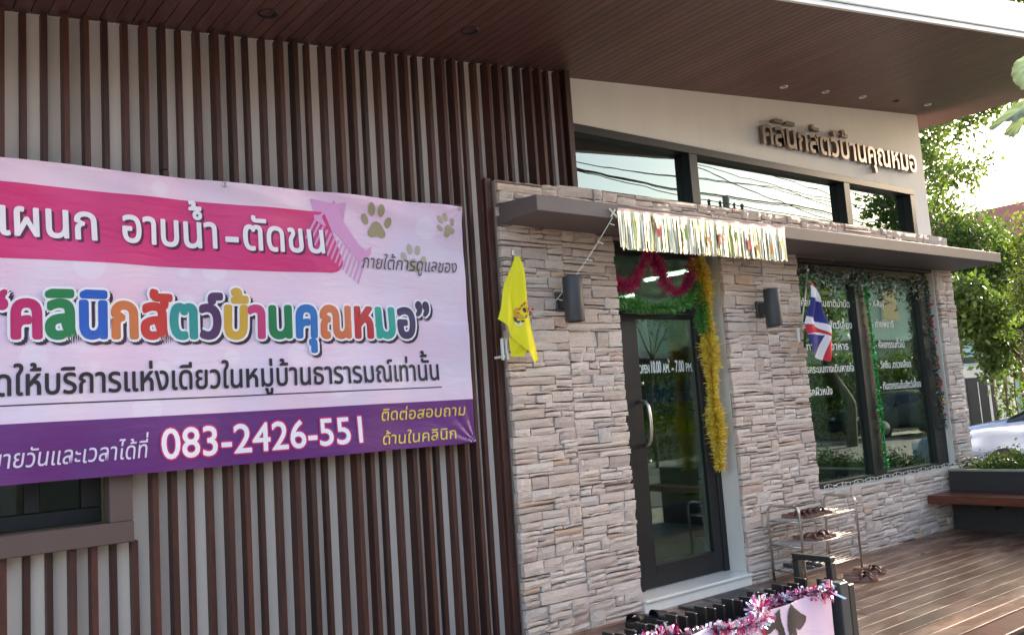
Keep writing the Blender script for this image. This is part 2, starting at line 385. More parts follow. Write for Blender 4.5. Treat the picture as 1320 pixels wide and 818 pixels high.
def put_text(s, x0, x1, z0, h, fn, mat, off=0., parent=None, name='lettering', dx=0, dz=0, slant=0., lat=False, mb=None, jit=0., rot=None, tall=1.):
    """text from x0 to x1 on baseline z0 with consonant height h; fn maps (x, z) to a point"""
    L, W = layout(s); sx = (x1-x0)/W; sz = h/(.69 if lat else .55); own = mb is None; mb = mb or MB(); rd = random.Random(len(s))
    for c, x, dy in L:
        if c == ' ': continue
        vs, fs = glyph(c, .003 if c == 'ห' else 0); j = rd.uniform(-jit, jit); nc = 1 if off <= 0 else 9 if off < .02 else 13
        for q in range(nc):
            t = 2*math.pi*q/max(1, nc-1); ox, oz = (0, 0) if q == nc-1 else (off*sz*math.cos(t), off*sz*math.sin(t)); P = []
            for v in vs:
                X = x0+(x+v[0])*sx+dx; Z = (v[1]+dy+j)*sz*tall; X += Z*slant+ox; p = fn(X, z0+Z+dz+oz); P.append((p[0], p[1]-q*.00009, p[2]))
            mb.add(P, fs)
    return mb.build(name, mat, parent) if own else mb

# ================================================================== THE SETTING
GZ = -.15
tag(MB().grid(lambda u, v: (-300+600*u, -300+600*v, GZ), 4, 4).build('ground', M['ground']), kind='structure')
tag(MB().box((9.9, -60, GZ+.004), (16.2, 60, GZ+.008)).build('road', M['asphalt']), kind='structure')
tag(MB().box((-40, -10.5, GZ+.010), (60, -4.6, GZ+.014)).build('street', M['asphalt']), kind='structure')
# ------------------------------------------------------------------ the clinic
clinic = empty('clinic_building', (6, 1, 0), 'single storey shop building with ledge stone front, timber slats and sloping timber soffit', 'building')
def soz(x): return 3.419+.1025*x
# slat cladding
bk = MB(); YB = .14
bk.box((-3, YB, GZ), (.2, YB+.12, 3.9)); bk.box((1.09, YB+.001, GZ), (4.1, YB+.119, 4.0)); bk.box((.2, YB, GZ), (1.09, YB+.12, 1.0)); bk.box((.2, YB, 2.2), (1.09, YB+.12, 3.9))
sc = bk.build('slat_cladding', M['backing'], clinic)
dep = [.042, .055, .084, .076]; rs = random.Random(3); i = 0
for kx in range(-38, 41):
    x = .637+.091*kx; d = dep[kx % 4]+rs.uniform(-.003, .003); wd = .028+rs.uniform(-.002, .002)
    if x+wd > 4.04: continue
    zb = GZ if x < 3.33 else 2.9
    segs = [(zb, soz(x)-.01)]
    if -.62 < x < 1.10: segs = [(GZ, .94), (2.3, soz(x)-.01)]
    for a, b in segs:
        cut = rs.uniform(1.4, 3.0) if (a < 1 and b > 3 and rs.random() < .5) else None
        for p_, q_ in (((a, cut-.0015), (cut+.0015, b)) if cut else ((a, b),)):
            sl0, sl1, sy = rs.uniform(-.002, .002), rs.uniform(-.002, .002), rs.uniform(-.002, .002); mb = MB().bbox((x, YB-d+sy, p_), (x+wd, YB+.002, q_), .0025)
            mb.v = [(vx+(sl0 if vz < (p_+q_)/2 else sl1), vy, vz) for vx, vy, vz in mb.v]; mb.build('slat', M['slat'], sc)
MB().bbox((3.285, .05, GZ), (3.333, YB+.002, 2.945), .003).build('slat', M['slat'], sc)
MB().bbox((4.05, .05, 2.93), (4.10, .21, soz(4.05)-.01), .003).build('slat', M['slat'], sc)
# side window low on the left, partly behind the banner
sw = MB(); 
for a, b in (((-.62, .03, .942), (1.09, .155, 1.039)), ((.985, .032, 1.039), (1.088, .157, 2.2)), ((-.618, .032, 1.039), (-.51, .157, 2.2)), ((-.62, .03, 2.2), (1.09, .155, 2.3))): sw.bbox(a, b, .004)
sw = sw.build('side_window', M['frame_brown'], clinic)
fr = MB()
for a, b in (((-.51, .2, 1.039), (.985, .26, 1.11)), ((.9, .2, 1.11), (.985, .26, 2.2)), ((-.51, .2, 1.11), (-.43, .26, 2.2)), ((.205, .2, 1.11), (.265, .25, 2.2)), ((.66, .21, 1.11), (.725, .25, 2.2))): fr.bbox(a, b, .003)
fr.build('frame', M['black'], sw)
MB().box((-.43, .235, 1.11), (.2, .241, 2.2)).build('pane', M['glass_side'], sw); MB().box((.265, .235, 1.11), (.66, .241, 2.2)).build('pane', M['glass_side'], sw); MB().box((.725, .235, 1.11), (.9, .241, 2.2)).build('pane', M['glass_side'], sw)
# stone front: backing with the openings left out
st = MB()
for a, b in (((3.345, .03, GZ), (4.35, .2, 2.93)), ((5.52, .031, GZ), (6.53, .2, 2.93)), ((6.53, .03, GZ), (8.95, .2, .56)), ((8.95, .031, GZ), (9.26, .2, 2.93)), ((4.35, .03, 2.6), (5.52, .2, 2.93)), ((6.53, .03, 2.6), (8.95, .2, 2.93))): st.box(a, b)
stone_wall = st.build('stone_cladding', M['joint'], clinic)
PAL = [((236, 220, 214), 12), ((231, 214, 208), 12), ((239, 226, 221), 10), ((225, 208, 202), 8), ((218, 200, 195), 3), ((234, 214, 204), 2), ((228, 198, 178), 1), ((222, 196, 187), 1), ((222, 212, 210), 2)]
PB = [c for c, n in PAL for _ in range(n)]
stones = []
def lay(x0, x1, z0, z1, seed, jx0=True, jx1=True):
    rd = random.Random(seed); z = z0
    while z < z1-.02:
        H = min(rd.uniform(.055, .115), z1-z)
        if z1-(z+H) < .035: H = z1-z
        x = x0+(rd.uniform(-.012, .008) if jx0 else 0)
        end = x1+(rd.uniform(-.008, .012) if jx1 else 0)
        while x < end-.01:
            W = rd.uniform(.12, .42)
            if end-(x+W) < .09: W = end-x
            m = rd.choices((1, 2, 3), (1, 4, 4))[0] if H > .09 else rd.choices((1, 2), (2, 3))[0]
            if H < .05: m = 1
            cuts = sorted([rd.uniform(.25, .75)] if m == 2 else [rd.uniform(.2, .42), rd.uniform(.58, .8)] if m == 3 else [])
            cs = [0]+cuts+[1]
            for a, b in zip(cs[:-1], cs[1:]):
                za, zb = z+H*a, z+H*b; xs = [x, x+W]
                if W > .2 and rd.random() < .5: xs = [x, x+W*rd.uniform(.3, .7), x+W]
                for xa, xb in zip(xs[:-1], xs[1:]): stones.append((xa, xb, za, zb))
            x += W
        z += H
lay(3.345, 3.86, 0-.02, 2.93, 1, True, False); lay(3.86, 4.35, -.02, 2.62, 2, False, True)
lay(5.52, 6.03, -.02, 2.62, 3, True, False); lay(6.03, 6.53, -.02, 2.62, 4, False, True)
lay(6.53, 7.15, -.02, .58, 5, False, False); lay(7.15, 7.8, -.02, .58, 6, False, False); lay(7.8, 8.4, -.02, .58, 7, False, False); lay(8.4, 8.95, -.02, .58, 8, False, False)
lay(8.95, 9.27, -.02, 2.62, 9, True, True)
xx = 3.86
for q in range(10): lay(xx, min(xx+.56, 9.27), 2.62, 2.945, 20+q, False, q == 9); xx += .56
def stone_mesh(a, rd):
    xa, xb, za, zb = a; g = .0014; xa += g; xb -= g; za += g; zb -= g; W, H = xb-xa, zb-za
    pr = rd.choice((0, 0, .003, .006, .009, -.004)); ty = rd.uniform(-.05, .05); tz = rd.uniform(-.16, .08)
    nx, nz = 4, 2; vs = []; idx = {}
    tl, tr_, bl, br = [rd.uniform(-.0055, .0055) for _ in range(4)]
    for j in range(nz+1):
        for i_ in range(nx+1):
            u, v = i_/nx, j/nz; edge = i_ in (0, nx) or j in (0, nz)
            x = xa+W*u; z = za+H*v+(tl*(1-u)+tr_*u)*(v)+(bl*(1-u)+br*u)*(1-v)
            y = -.004-pr+ty*(u-.5)*min(W, .12)*.6+tz*(v-.5)*H+rd.uniform(-.003, .003)
            if edge: y += .007; x += rd.uniform(-.0025, .0025); z += rd.uniform(-.0025, .0025)
            if edge:
                x += (.5-u)*.004; z += (.5-v)*.003
            idx[(i_, j)] = len(vs); vs.append((x, y, z))
    fs = [(idx[(i_, j)], idx[(i_+1, j)], idx[(i_+1, j+1)], idx[(i_, j+1)]) for j in range(nz) for i_ in range(nx)]
    ring = [(i_, 0) for i_ in range(nx)]+[(nx, j) for j in range(nz)]+[(i_, nz) for i_ in range(nx, 0, -1)]+[(0, j) for j in range(nz, 0, -1)]
    b = len(vs)
    for q in ring:
        x, y, z = vs[idx[q]]; vs.append((x, .034, z))
    n = len(ring)
    for q in range(n): fs.append((idx[ring[q]], b+q, b+(q+1) % n, idx[ring[(q+1) % n]]))
    return vs, fs
rd = random.Random(11)
def ssize(a):
    xc = (a[0]+a[1])/2; d2 = xc*xc+19.4; hid = xc < 3.9 and False
    return (a[1]-a[0])*(a[3]-a[2])/d2**1.5
order = sorted(stones, key=ssize, reverse=True); rest = MB(); rcol = []
for n_, a in enumerate(order):
    vs, fs = stone_mesh(a, rd); c = [x*y for x, y in zip(s2l(rd.choice(PB)), (.97, .95, .90))]; v_ = rd.uniform(.9, 1.06); c = [x*v_ for x in c]+[1]
    if n_ < 300:
        mb = MB(); mb.add(vs, fs); mb.build('stone', M['stone'], stone_wall, attr=('stone_colour', [c]*len(vs), 4))
    else: rest.add(vs, fs); rcol += [c]*len(vs)
rest.build('small_stones', M['stone'], stone_wall, kind='stuff', attr=('stone_colour', rcol, 4))
# upper wall
uw = MB(); YU = .22
def sl_(v): return (v[0], v[1], soz(v[0])+.02 if v[2] > 3.7 else v[2])
uw.box((4.10, YU, 3.5), (9.4, YU+.16, 4), sl_); uw.box((9.1, YU+.001, 2.9), (9.4, YU+.16, 3.5)); uw.box((4.1, YU+.06, 2.85), (9.1, YU+.16, 3.03))
uw.box((9.24, YU+.16, GZ), (9.4, 6, 4.0), sl_)
upper = uw.build('upper_wall', M['white_wall'], clinic)
uf = MB(); wx = [(4.13, 4.19), (5.5, 5.6), (7.76, 7.86), (9.02, 9.1)]
uf.bbox((4.13, YU-.015, 3.44), (9.1, YU+.12, 3.505), .003); uf.bbox((4.13, YU-.015, 2.96), (9.1, YU+.12, 3.02), .003)
for a, b in wx: uf.bbox((a, YU-.012, 3.02), (b, YU+.118, 3.44), .003)
up_win = uf.build('upper_window', M['alu'], clinic)
for (a0, a1), (b0, b1) in zip(wx[:-1], wx[1:]): MB().box((a1-.01, YU+.07, 3.01), (b0+.01, YU+.078, 3.45)).build('pane', M['glass_top'], up_win)
# reveals, sill, door
for a, b in (((4.33, .033, 0), (4.352, .24, 2.6)), ((5.518, .0335, 0), (5.54, .2405, 2.6)), ((8.93, .0335, .575), (8.952, .2405, 2.6)), ((6.51, .033, .575), (6.532, .24, 2.6))): MB().box(a, b).build('opening_reveal', M['grey_wall'], clinic)
MB().box((4.353, .034, 2.585), (5.517, .24, 2.62)).box((6.533, .034, 2.56), (8.93, .24, 2.62)).build('lintel', M['alu'], clinic)
MB().bbox((4.356, -.012, -.002), (5.514, .235, .068), .003).bbox((4.358, -.028, .068), (5.512, .235, .088), .004).build('door_sill', M['marble'], clinic)
MB().bbox((6.535, .0, .565), (8.928, .13, .588), .003).build('window_sill', M['grey_wall'], clinic)
df = MB(); Y0, Y1 = .19, .25
for a, b in (((4.354, Y0, .088), (4.40, Y1, 2.585)), ((5.46, Y0, .088), (5.516, Y1, 2.585)), ((4.40, Y0, 2.10), (5.46, Y1, 2.17)), ((4.40, Y0, 2.545), (5.46, Y1, 2.585)), ((4.53, Y0, .088), (4.575, Y1, 2.10)), ((4.40, Y0, .088), (4.53, Y1, .13))): df.bbox(a, b, .003)
door = df.build('door', M['alu'], clinic)
lf = MB()
for a, b in (((4.578, .198, .095), (4.713, .243, 2.095)), ((5.362, .198, .095), (5.457, .243, 2.095)), ((4.713, .198, .095), (5.362, .243, .25)), ((4.713, .198, 2.06), (5.362, .243, 2.095))): lf.bbox(a, b, .003)
lf.build('leaf_frame', M['alu'], door)
MB().box((4.71, .218, .245), (5.365, .226, 2.065)).build('pane', M['glass_door'], door)
MB().box((4.398, .218, .125), (4.532, .226, 2.105)).build('pane', M['glass_door'], door); MB().box((4.398, .218, 2.165), (5.462, .226, 2.55)).build('pane', M['glass_door'], door)
hd = MB(); hp = [(4.675, .19, 1.44), (4.675, .135, 1.43), (4.675, .11, 1.40), (4.675, .10, 1.34), (4.675, .098, 1.28), (4.675, .10, 1.22), (4.675, .11, 1.16), (4.675, .135, 1.125), (4.675, .19, 1.115)]
hd.tube(hp, .014, 10); hd.lathe((4.675, .15, 1.57), [(0, -.012), (.012, -.012), (.012, .012), (0, .012)], 10); hd.lathe((4.69, .15, 1.0), [(0, -.012), (.012, -.012), (.012, .012), (0, .012)], 10)
hd.build('handle', M['metal'], door, True)
for s_, a, b, h_, of_ in (('OPEN', 4.715, 4.832, .062, .016), ('10.00', 4.84, 4.958, .088, .016), ('AM.', 4.975, 5.055, .066, .016), ('-', 5.073, 5.10, .07, .03), ('7.00', 5.115, 5.218, .088, .016), ('PM.', 5.235, 5.318, .066, .016)):
    put_text(s_, a, b, 1.648, h_, lambda x, z: (x, .214, z), ink((226, 232, 230)), of_, door, lat=True)
# shop window
wf = MB(); 
for a, b in (((6.533, .09, .588), (6.60, .16, 2.56)), ((7.53, .085, .588), (7.75, .165, 2.56)), ((8.71, .088, .588), (8.928, .163, 2.56)), ((6.60, .09, .588), (7.53, .16, .635)), ((7.75, .09, .588), (8.71, .16, .635)), ((6.60, .09, 2.49), (7.53, .16, 2.56)), ((7.75, .09, 2.49), (8.71, .16, 2.56))): wf.bbox(a, b, .003)
shopw = wf.build('shop_window', M['black'], clinic)
MB().box((6.59, .132, .63), (7.54, .14, 2.5)).build('pane', M['glass'], shopw); MB().box((7.74, .132, .63), (8.72, .14, 2.5)).build('pane', M['glass'], shopw)
wt = lambda x, z: (x, .128, z); WI = ink((232, 236, 234))
for s, a, b, z in (('- ศัลยกรรมชาติบำบัด', 6.66, 7.50, 2.185), ('- อยู่สำหรับสัตว์เลี้ยง', 6.66, 7.50, 1.985), ('- ทางเดินอาหาร', 6.66, 7.40, 1.79), ('- โรคระบบทางเดินหายใจ', 6.62, 7.455, 1.588), ('- โรคผิวหนัง', 6.62, 7.065, 1.39)): put_text(s, a, b, z, .052, wt, WI, .012, shopw)
for s, a, b, z in (('- X-Ray', 7.84, 8.10, 2.20), ('- ถ่ายพยาธิ', 7.84, 8.24, 2.0), ('- ศัลยกรรมทั่วไป', 7.86, 8.40, 1.80), ('- วัคซีน ,ตรวจเลือด', 7.86, 8.48, 1.603), ('- ทันตกรรมในสัตว์เลี้ยง', 7.86, 8.63, 1.40)): put_text(s, a, b, z, .052, wt, WI, .012, shopw)
# canopy over the openings
def canopy(v):
    return v
cn = MB(); xl, xr = 3.345, 9.30
def cy(x): return -.385-.115*(x-xl)/(xr-xl)
def cz(x): return 2.635-.045*(x-xl)/(xr-xl)
secs = []
for x in (xl, xr): secs.append([(x, .03, cz(x)-.005), (x, cy(x), cz(x)), (x, cy(x), cz(x)+.098), (x, .03, cz(x)+.135)])
cn.add(secs[0]+secs[1], [(0, 1, 2, 3), (7, 6, 5, 4), (0, 4, 5, 1), (1, 5, 6, 2), (2, 6, 7, 3), (3, 7, 4, 0)])
cano = cn.build('canopy', M['canopy'], clinic); bm_ = cano.modifiers.new('bevel', 'BEVEL'); bm_.width = .004; bm_.segments = 2
# roof: soffit boards, deck above, fascia
def fy(x): return -1.295-.077*(x-4.6)
rb = MB(); rb.add([(-3, fy(-3)-.05, soz(-3)+.03), (10.32, fy(10.32)-.05, soz(10.32)+.03), (10.32, 6, soz(10.32)+.03), (-3, 6, soz(-3)+.03), (-3, fy(-3)-.05, soz(-3)+.25), (10.32, fy(10.32)-.05, soz(10.32)+.25), (10.32, 6, soz(10.32)+.25), (-3, 6, soz(-3)+.25)], [(0, 3, 2, 1), (4, 5, 6, 7), (0, 1, 5, 4), (1, 2, 6, 5), (2, 3, 7, 6), (3, 0, 4, 7)])
roof = rb.build('roof', M['black'], clinic)
x = -2.98
while x < 10.26:
    w_ = .0715
    yb = .14 if x < 4.05 else .3 if x < 9.3 else 5.9
    MB().add([(x, fy(x)-.04, soz(x)), (x+w_, fy(x)-.04, soz(x+w_)), (x+w_, yb, soz(x+w_)), (x, yb, soz(x)), (x, fy(x)-.04, soz(x)+.02), (x+w_, fy(x)-.04, soz(x+w_)+.02), (x+w_, yb, soz(x+w_)+.02), (x, yb, soz(x)+.02)],
             [(0, 3, 2, 1), (4, 5, 6, 7), (0, 1, 5, 4), (1, 2, 6, 5), (2, 3, 7, 6), (3, 0, 4, 7)]).build('soffit_board', M['soffit'], roof)
    x += .0765
fa = MB(); A, B = -3, 10.34
def fsec(x): 
    y = fy(x); z = soz(x)
    return [(x, y-.03, z-.012), (x, y-.055, z-.012), (x, y-.055, z+.008), (x, y-.045, z+.014), (x, y-.045, z+.03), (x, y-.06, z+.036), (x, y-.075, z+.27), (x, y, z+.27), (x, y-.01, z-.0)]
s0, s1 = fsec(A), fsec(B); n = len(s0)
fa.add(s0+s1, [tuple(range(n))[::-1], tuple(range(n, 2*n))]+[(j, (j+1) % n, n+(j+1) % n, n+j) for j in range(n)])
fa.box((10.325, fy(10.3)-.02, 4.50), (10.345, 6, 4.74)); fa.build('fascia', M['fascia'], roof)
for x, y in ((6.494, -.084), (7.132, -.085), (7.786, -.074), (8.402, -.079), (9.05, -.08), (1.75, -.2), (2.97, -.32)):
    d = MB(); z = soz(x); big = 1 if x > 5 else 1.6
    d.lathe((x, y, z-.006), [(0, .012), (.022*big, .012), (.026*big, 0), (.034*big, -.002), (.036*big, .006), (.0, .014)], 16); d.build('downlight', M['whiteplastic'] if x > 5 and abs(x-8.4) > .1 else M['black'], roof, True)
# inside: floor, walls so the glass looks into a dim room
rm = MB(); rm.box((3.3, .26, -.1), (9.24, 5.9, -.01)); rm.build('room_floor', M['room_floor'], clinic)
rm = MB(); rm.box((-3, 5.9, -.1), (9.24, 6.0, .7)); rm.box((-3, 5.9, 2.5), (9.24, 6.0, 4.3));
for a, b in ((-3, -2.6), (-.4, 0), (2.4, 2.8), (5.3, 5.9), (9.0, 9.24)): rm.box((a, 5.901, .7), (b, 5.999, 2.5));  # gaps between these piers are added to let daylight into the room
rm.box((-3.1, .26, -.1), (-3, 5.9, 3.6)); rm.box((-3, 1.2, -.1), (3.2, 1.3, 3.6)); rm.box((3.2, 1.3, -.1), (3.3, 5.9, 3.8)); rm.build('room_wall', M['room_wall'], clinic)  # cross wall behind the side window is added to block the rear daylight
km = NT('lit_tube'); km.p.inputs['Emission Color'].default_value = (.9, 1, .94, 1); km.p.inputs['Emission Strength'].default_value = 26; M['tube'] = km.m
for x, y, lab in ((5.2, 1.6, 'lit fluorescent tube above the room behind the glass door'), (7.4, 2.0, 'lit fluorescent tube above the middle of the shop room'), (8.2, 4.2, 'lit fluorescent tube at the back of the shop room')):
    t = empty('ceiling_lamp', (x, y, 2.85), lab, 'lamp', 'fluorescent tubes in the room'); MB().bbox((x-.05, y-.62, 2.86), (x+.05, y+.62, 2.92), .004).build('housing', M['whiteplastic'], t); MB().tube([(x, y-.6, 2.84), (x, y+.6, 2.84)], .018, 8).build('tube', M['tube'], t)
# sign letters on the white wall
sg = empty('wall_sign', (7.8, YU, 3.7), 'raised metal Thai lettering fixed high on the white wall', 'sign')
Lq, Wd = layout('คลินิกสัตว์บ้านคุณหมอ'); x0, x1 = 6.46, 9.17; sx = (x1-x0)/Wd
for c, x, dy in Lq:
    vs, fs = glyph(c, .018, .075); h = .172/.55; dy += .07 if c in UP+TONE else 0
    mb = MB(); mb.add([(x0+(x+v[0])*sx, YU-.012-.02+v[2]*.27, 3.655+.004*(x)+(v[1]+dy)*h) for v in vs], fs)
    mb.build('letter', M['letter_metal'], sg)
# wall lamps
def wall_lamp(x, z, label):
    t = empty('wall_lamp', (x, 0, z), label, 'wall lamp', 'cylinder wall lamps on the stone front')
    MB().lathe((x, -.135, z), [(.05, -.15), (.064, -.15), (.066, -.145), (.066, .145), (.064, .15), (.05, .15), (.05, .12)], 28).build('lamp_tube', M['lampgrey'], t, True)
    MB().lathe((x, -.135, z), [(0, -.13), (.05, -.13)], 20).lathe((x, -.135, z), [(0, .13), (.05, .13)], 20).build('lens', M['whiteplastic'], t)
    MB().bbox((x-.035, -.08, z-.05), (x+.035, .0, z+.05), .006).bbox((x-.05, -.022, z-.065), (x+.05, .004, z+.065), .005).build('bracket', M['lampgrey'], t)
wall_lamp(3.807, 2.135, 'dark grey cylinder wall lamp left of the glass door'); wall_lamp(5.945, 2.12, 'dark grey cylinder wall lamp right of the glass door')

# ------------------------------------------------------------------ big banner
ban = empty('hanging_banner', (1.0, 0, 2.0), 'large pink and purple vinyl banner with Thai lettering tied over the timber slats', 'banner')
BX0, BX1, BZ0, BZ1 = -1.25, 3.045, 1.255, 2.722
def by(x, z):
    u = (x-BX0)/(BX1-BX0); v = (z-BZ0)/(BZ1-BZ0)
    y = .004-.010*math.sin(x*5.1+z*2)-.006*math.sin(x*11+2-z*5)-.002*math.sin(x*19-z*8)-.003*math.sin(z*17+x*2.3)
    y -= .010*math.exp(-((v-1)/.08)**2)*math.sin(x*9+z*30); y -= .006*math.exp(-(v/.1)**2)*(1+math.sin(x*7))
    d = ((x-BX1)**2+(z-BZ0)**2)**.5; y -= .02*math.exp(-d/.12)*abs(math.sin(math.atan2(z-BZ0, BX1-x)*7))
    d = ((x-BX1)**2+(z-BZ1)**2)**.5; y -= .012*math.exp(-d/.1)*abs(math.sin(math.atan2(BZ1-z, BX1-x)*6)); return y
def bz(x, z):
    v = (z-BZ0)/(BZ1-BZ0); return z-(.008*math.sin((x-1.56)*math.pi/1.48+math.pi/2)**2*(v > .5))+(.006*math.sin(x*3.1))*max(0, .3-v)
def bfn(layer): return lambda x, z: (x, by(x, z)-.002*layer, bz(x, z))
b1 = bfn(1)
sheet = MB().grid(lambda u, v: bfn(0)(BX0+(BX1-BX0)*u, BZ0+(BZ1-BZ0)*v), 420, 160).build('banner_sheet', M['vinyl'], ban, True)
def band(name, mat, xa, xb, za, zb, layer=1, nu=150, nv=16):
    return MB().grid(lambda u, v: bfn(layer)(xa(v)+(xb(v)-xa(v))*u, za+(zb-za)*v), nu, nv).build(name, mat, ban, True)
def rx(v):   # rounded lower right end of the magenta band
    z = v*.346
    if z < .07: return 2.15+(.07-.07)+math.sqrt(max(0, .07**2-(.07-z)**2))-.0
    return 2.22-.1*(z-.07)/.276
band('printed_band', M['magenta'], lambda v: BX0+.001, rx, 2.26, 2.606, 1, 160, 40)
band('printed_band', M['purple'], lambda v: BX0, lambda v: BX1, BZ0, 1.52, 1, 420, 40)
MB().grid(lambda u, v: bfn(1)(BX0+.3+(2.834-BX0-.3)*u, 1.598+.006*v), 200, 1).build('printed_line', ink((40, 34, 44)), ban)
def bt(s, a, b, z, h, col, off=0., layer=2, **k_): return put_text(s, a, b, z, h, bfn(layer), ink(col), off, ban, **k_)
for dx, dz, col, of, ly in ((.012, -.011, (92, 30, 66), .016, 2), (0, 0, (238, 232, 244), .016, 3)):
    for s_, a, b in (('แผนก', .47, .958), ('อาบน้ำ', 1.05, 1.525), ('-', 1.548, 1.63), ('ตัดขน', 1.637, 2.122)): bt(s_, a, b, 2.368, .128, col, of, ly, dx=dx, dz=dz, jit=.012, slant=-.03)
# main line, one colour per cluster, white outline and dark shadow
CL = [('“', (190, 40, 110)), ('ค', (190, 34, 104)), ('ลิ', (22, 124, 70)), ('นิ', (36, 92, 190)), ('ก', (204, 116, 66)), ('สั', (200, 56, 50)), ('ต', (42, 146, 146)), ('ว์', (84, 52, 98)), ('บ้', (206, 164, 66)), ('า', (196, 64, 124)), ('น', (24, 122, 76)), ('คุ', (44, 112, 188)), ('ณ', (206, 112, 74)), ('ห', (186, 46, 56)), ('ม', (40, 160, 148)), ('อ', (66, 52, 96)), ('”', (56, 46, 86))]
full = ''.join(c for c, _ in CL[1:]); Wf = text_width(full); S = (2.775-.572)/Wf; mx0 = .572-text_width('“')*S
for of, dx, dz, ly, colr in ((.075, .014, -.013, 2, (52, 36, 60)), (.075, 0, 0, 3, (240, 238, 246)), (.036, 0, 0, 4, None)):
    x = mx0
    if colr: 
        mb = MB()
        for c, col in CL:
            wc = text_width(c)*S; put_text(c, x, x+max(wc, 1e-3), 1.902, .165, bfn(ly), None, of, mb=mb, dx=dx, dz=dz); x += wc
        mb.build('lettering', ink(colr), ban)
    else:
        for c, col in CL:
            wc = text_width(c)*S; put_text(c, x, x+wc, 1.902, .165, bfn(ly), ink(col), of, ban); x += wc
def anchored(s_, pre, xp, x1): f = text_width(pre)/text_width(s_); return (xp-f*x1)/(1-f), x1
L3 = 'เปิดให้บริการแห่งเดียวในหมู่บ้านธารารมณ์เท่านั้น'; bt(L3, *anchored(L3, 'เปิด', .592, 2.83), 1.645, .092, (44, 38, 50), .014, 2)
L4 = 'นัดหมายวันและเวลาได้ที่'; bt(L4, *anchored(L4, 'นัดหม', .545, 1.145), 1.328, .062, (226, 214, 236), .004, 2, slant=.12, jit=.02)
for of, col, ly in ((.05, (206, 40, 120), 2), (.012, (240, 236, 246), 3)): bt('083-2426-551', 1.205, 2.315, 1.315, .142, col, of, ly, lat=True)
bt('ติดต่อสอบถาม', 2.40, 2.985, 1.425, .05, (224, 196, 84), .008, 2, slant=.15, jit=.03); bt('ด้านในคลินิก', 2.40, 2.91, 1.29, .05, (224, 196, 84), .008, 2, slant=.15, jit=.03)
bt('ภายใต้การดูแลของ', 2.335, 2.98, 2.30, .06, (74, 60, 76), -.004, 4, slant=.2, jit=.03)
def ell(mb, cx, cz, a, b, rot, fn, n=22):
    c, s = math.cos(rot), math.sin(rot); mb.poly([(cx+a*math.cos(t)*c-b*math.sin(t)*s, cz+a*math.cos(t)*s+b*math.sin(t)*c) for t in [2*math.pi*q/n for q in range(n)]], fn)
def paw(cx, cz, s, rot, layer, col):
    mb = MB(); fn = bfn(layer); c, si = math.cos(rot), math.sin(rot)
    def P(x, z): return cx+s*(x*c-z*si), cz+s*(x*si+z*c)
    for px, pz, r_, a, b in ((-.85, .25, .35, .24, .38), (-.35, .95, .12, .25, .45), (.35, .92, -.12, .25, .43), (.88, .15, -.35, .24, .38)):
        q = P(px, pz); ell(mb, q[0], q[1], a*s, b*s, rot+r_, fn)
    pts = [(-.62, -.85), (-.7, -.6), (-.5, -.25), (-.3, .05), (0, .2), (.3, .05), (.5, -.25), (.68, -.6), (.6, -.85), (.35, -.92), (0, -.82), (-.35, -.92)]
    mb.poly([P(*q) for q in pts], fn); mb.build('paw_print', ink(col), ban)
paw(2.452, 2.565, .088, 0, 2, (158, 146, 112)); paw(2.925, 2.585, .062, .5, 2, (178, 166, 134)); paw(2.68, 2.36, .072, -.08, 2, (188, 172, 156))
cb = MB(); fn = bfn(2)
cb.poly([(2.05, 2.68), (2.17, 2.662), (2.185, 2.68), (2.2, 2.66), (2.255, 2.672), (2.235, 2.56), (2.33, 2.43), (2.375, 2.40), (2.41, 2.43), (2.40, 2.38), (2.36, 2.345), (2.33, 2.33), (2.2, 2.47), (2.06, 2.56)], fn)
for q in range(14):
    t = q/13; x, z = 2.06+.29*t, 2.56-.23*t; cb.poly([(x, z), (x+.011, z-.008), (x-.055+.02*t, z-.115-.01*t), (x-.063+.02*t, z-.108-.01*t)], fn)
cb.build('comb_print', ink((218, 152, 204)), ban)
# eyelets and ties
for x, z in ((3.02, 2.697), (3.02, 1.285), (1.56, 2.697), (.1, 2.697), (-1.2, 2.697)):
    e = MB(); y = by(x, z)-.004; e.tube([(x+.010*math.cos(t), y, z+.010*math.sin(t)) for t in [2*math.pi*q/12 for q in range(12)]], .0032, 6, closed=True)
    e.tube([(x, y, z), (x+.01, y+.01, z+(.03 if z > 2 else -.02)), (x+.02, .08, z+(.05 if z > 2 else -.03))], .0018, 5); e.build('eyelet', M['metal'], ban, True)
# ================================================================== deck, sill mat, planter, bench
deck = empty('timber_deck', (6, -1, 0)); deck['kind'] = 'structure'
rd = random.Random(5); y = -1.805
while y < -.05:
    xs = [3.34]
    while xs[-1] < 8.6: xs.append(min(8.64, xs[-1]+rd.uniform(1.6, 3.2)))
    if 8.64-xs[-2] < .5: xs.pop(-2)
    for a, b in zip(xs[:-1], xs[1:]):
        dz = rd.uniform(-.0015, .0015); MB().bbox((a+.0015, y+.0025, -.03+dz), (b-.0015, min(y+.1225, .028), dz), .0012).build('plank', M['deck'], deck)
    y += .125
MB().bbox((3.34, -1.985, -.032), (8.64, -1.81, -.004), .004).build('edge_plank', M['darkwood'], deck)
MB().box((3.36, -1.96, GZ), (8.62, .03, -.036)).build('deck_base', M['black'], deck)
mt = MB().bbox((4.62, -.42, .002), (5.46, -.06, .012), .004).build('doormat', M['mat']); tag(mt, 'dark grey doormat lying below the white door sill', 'doormat')
pl = empty('planter_box', (9, -1.5, 0), 'long black planter box of low green shrubs at the end of the deck', 'planter')
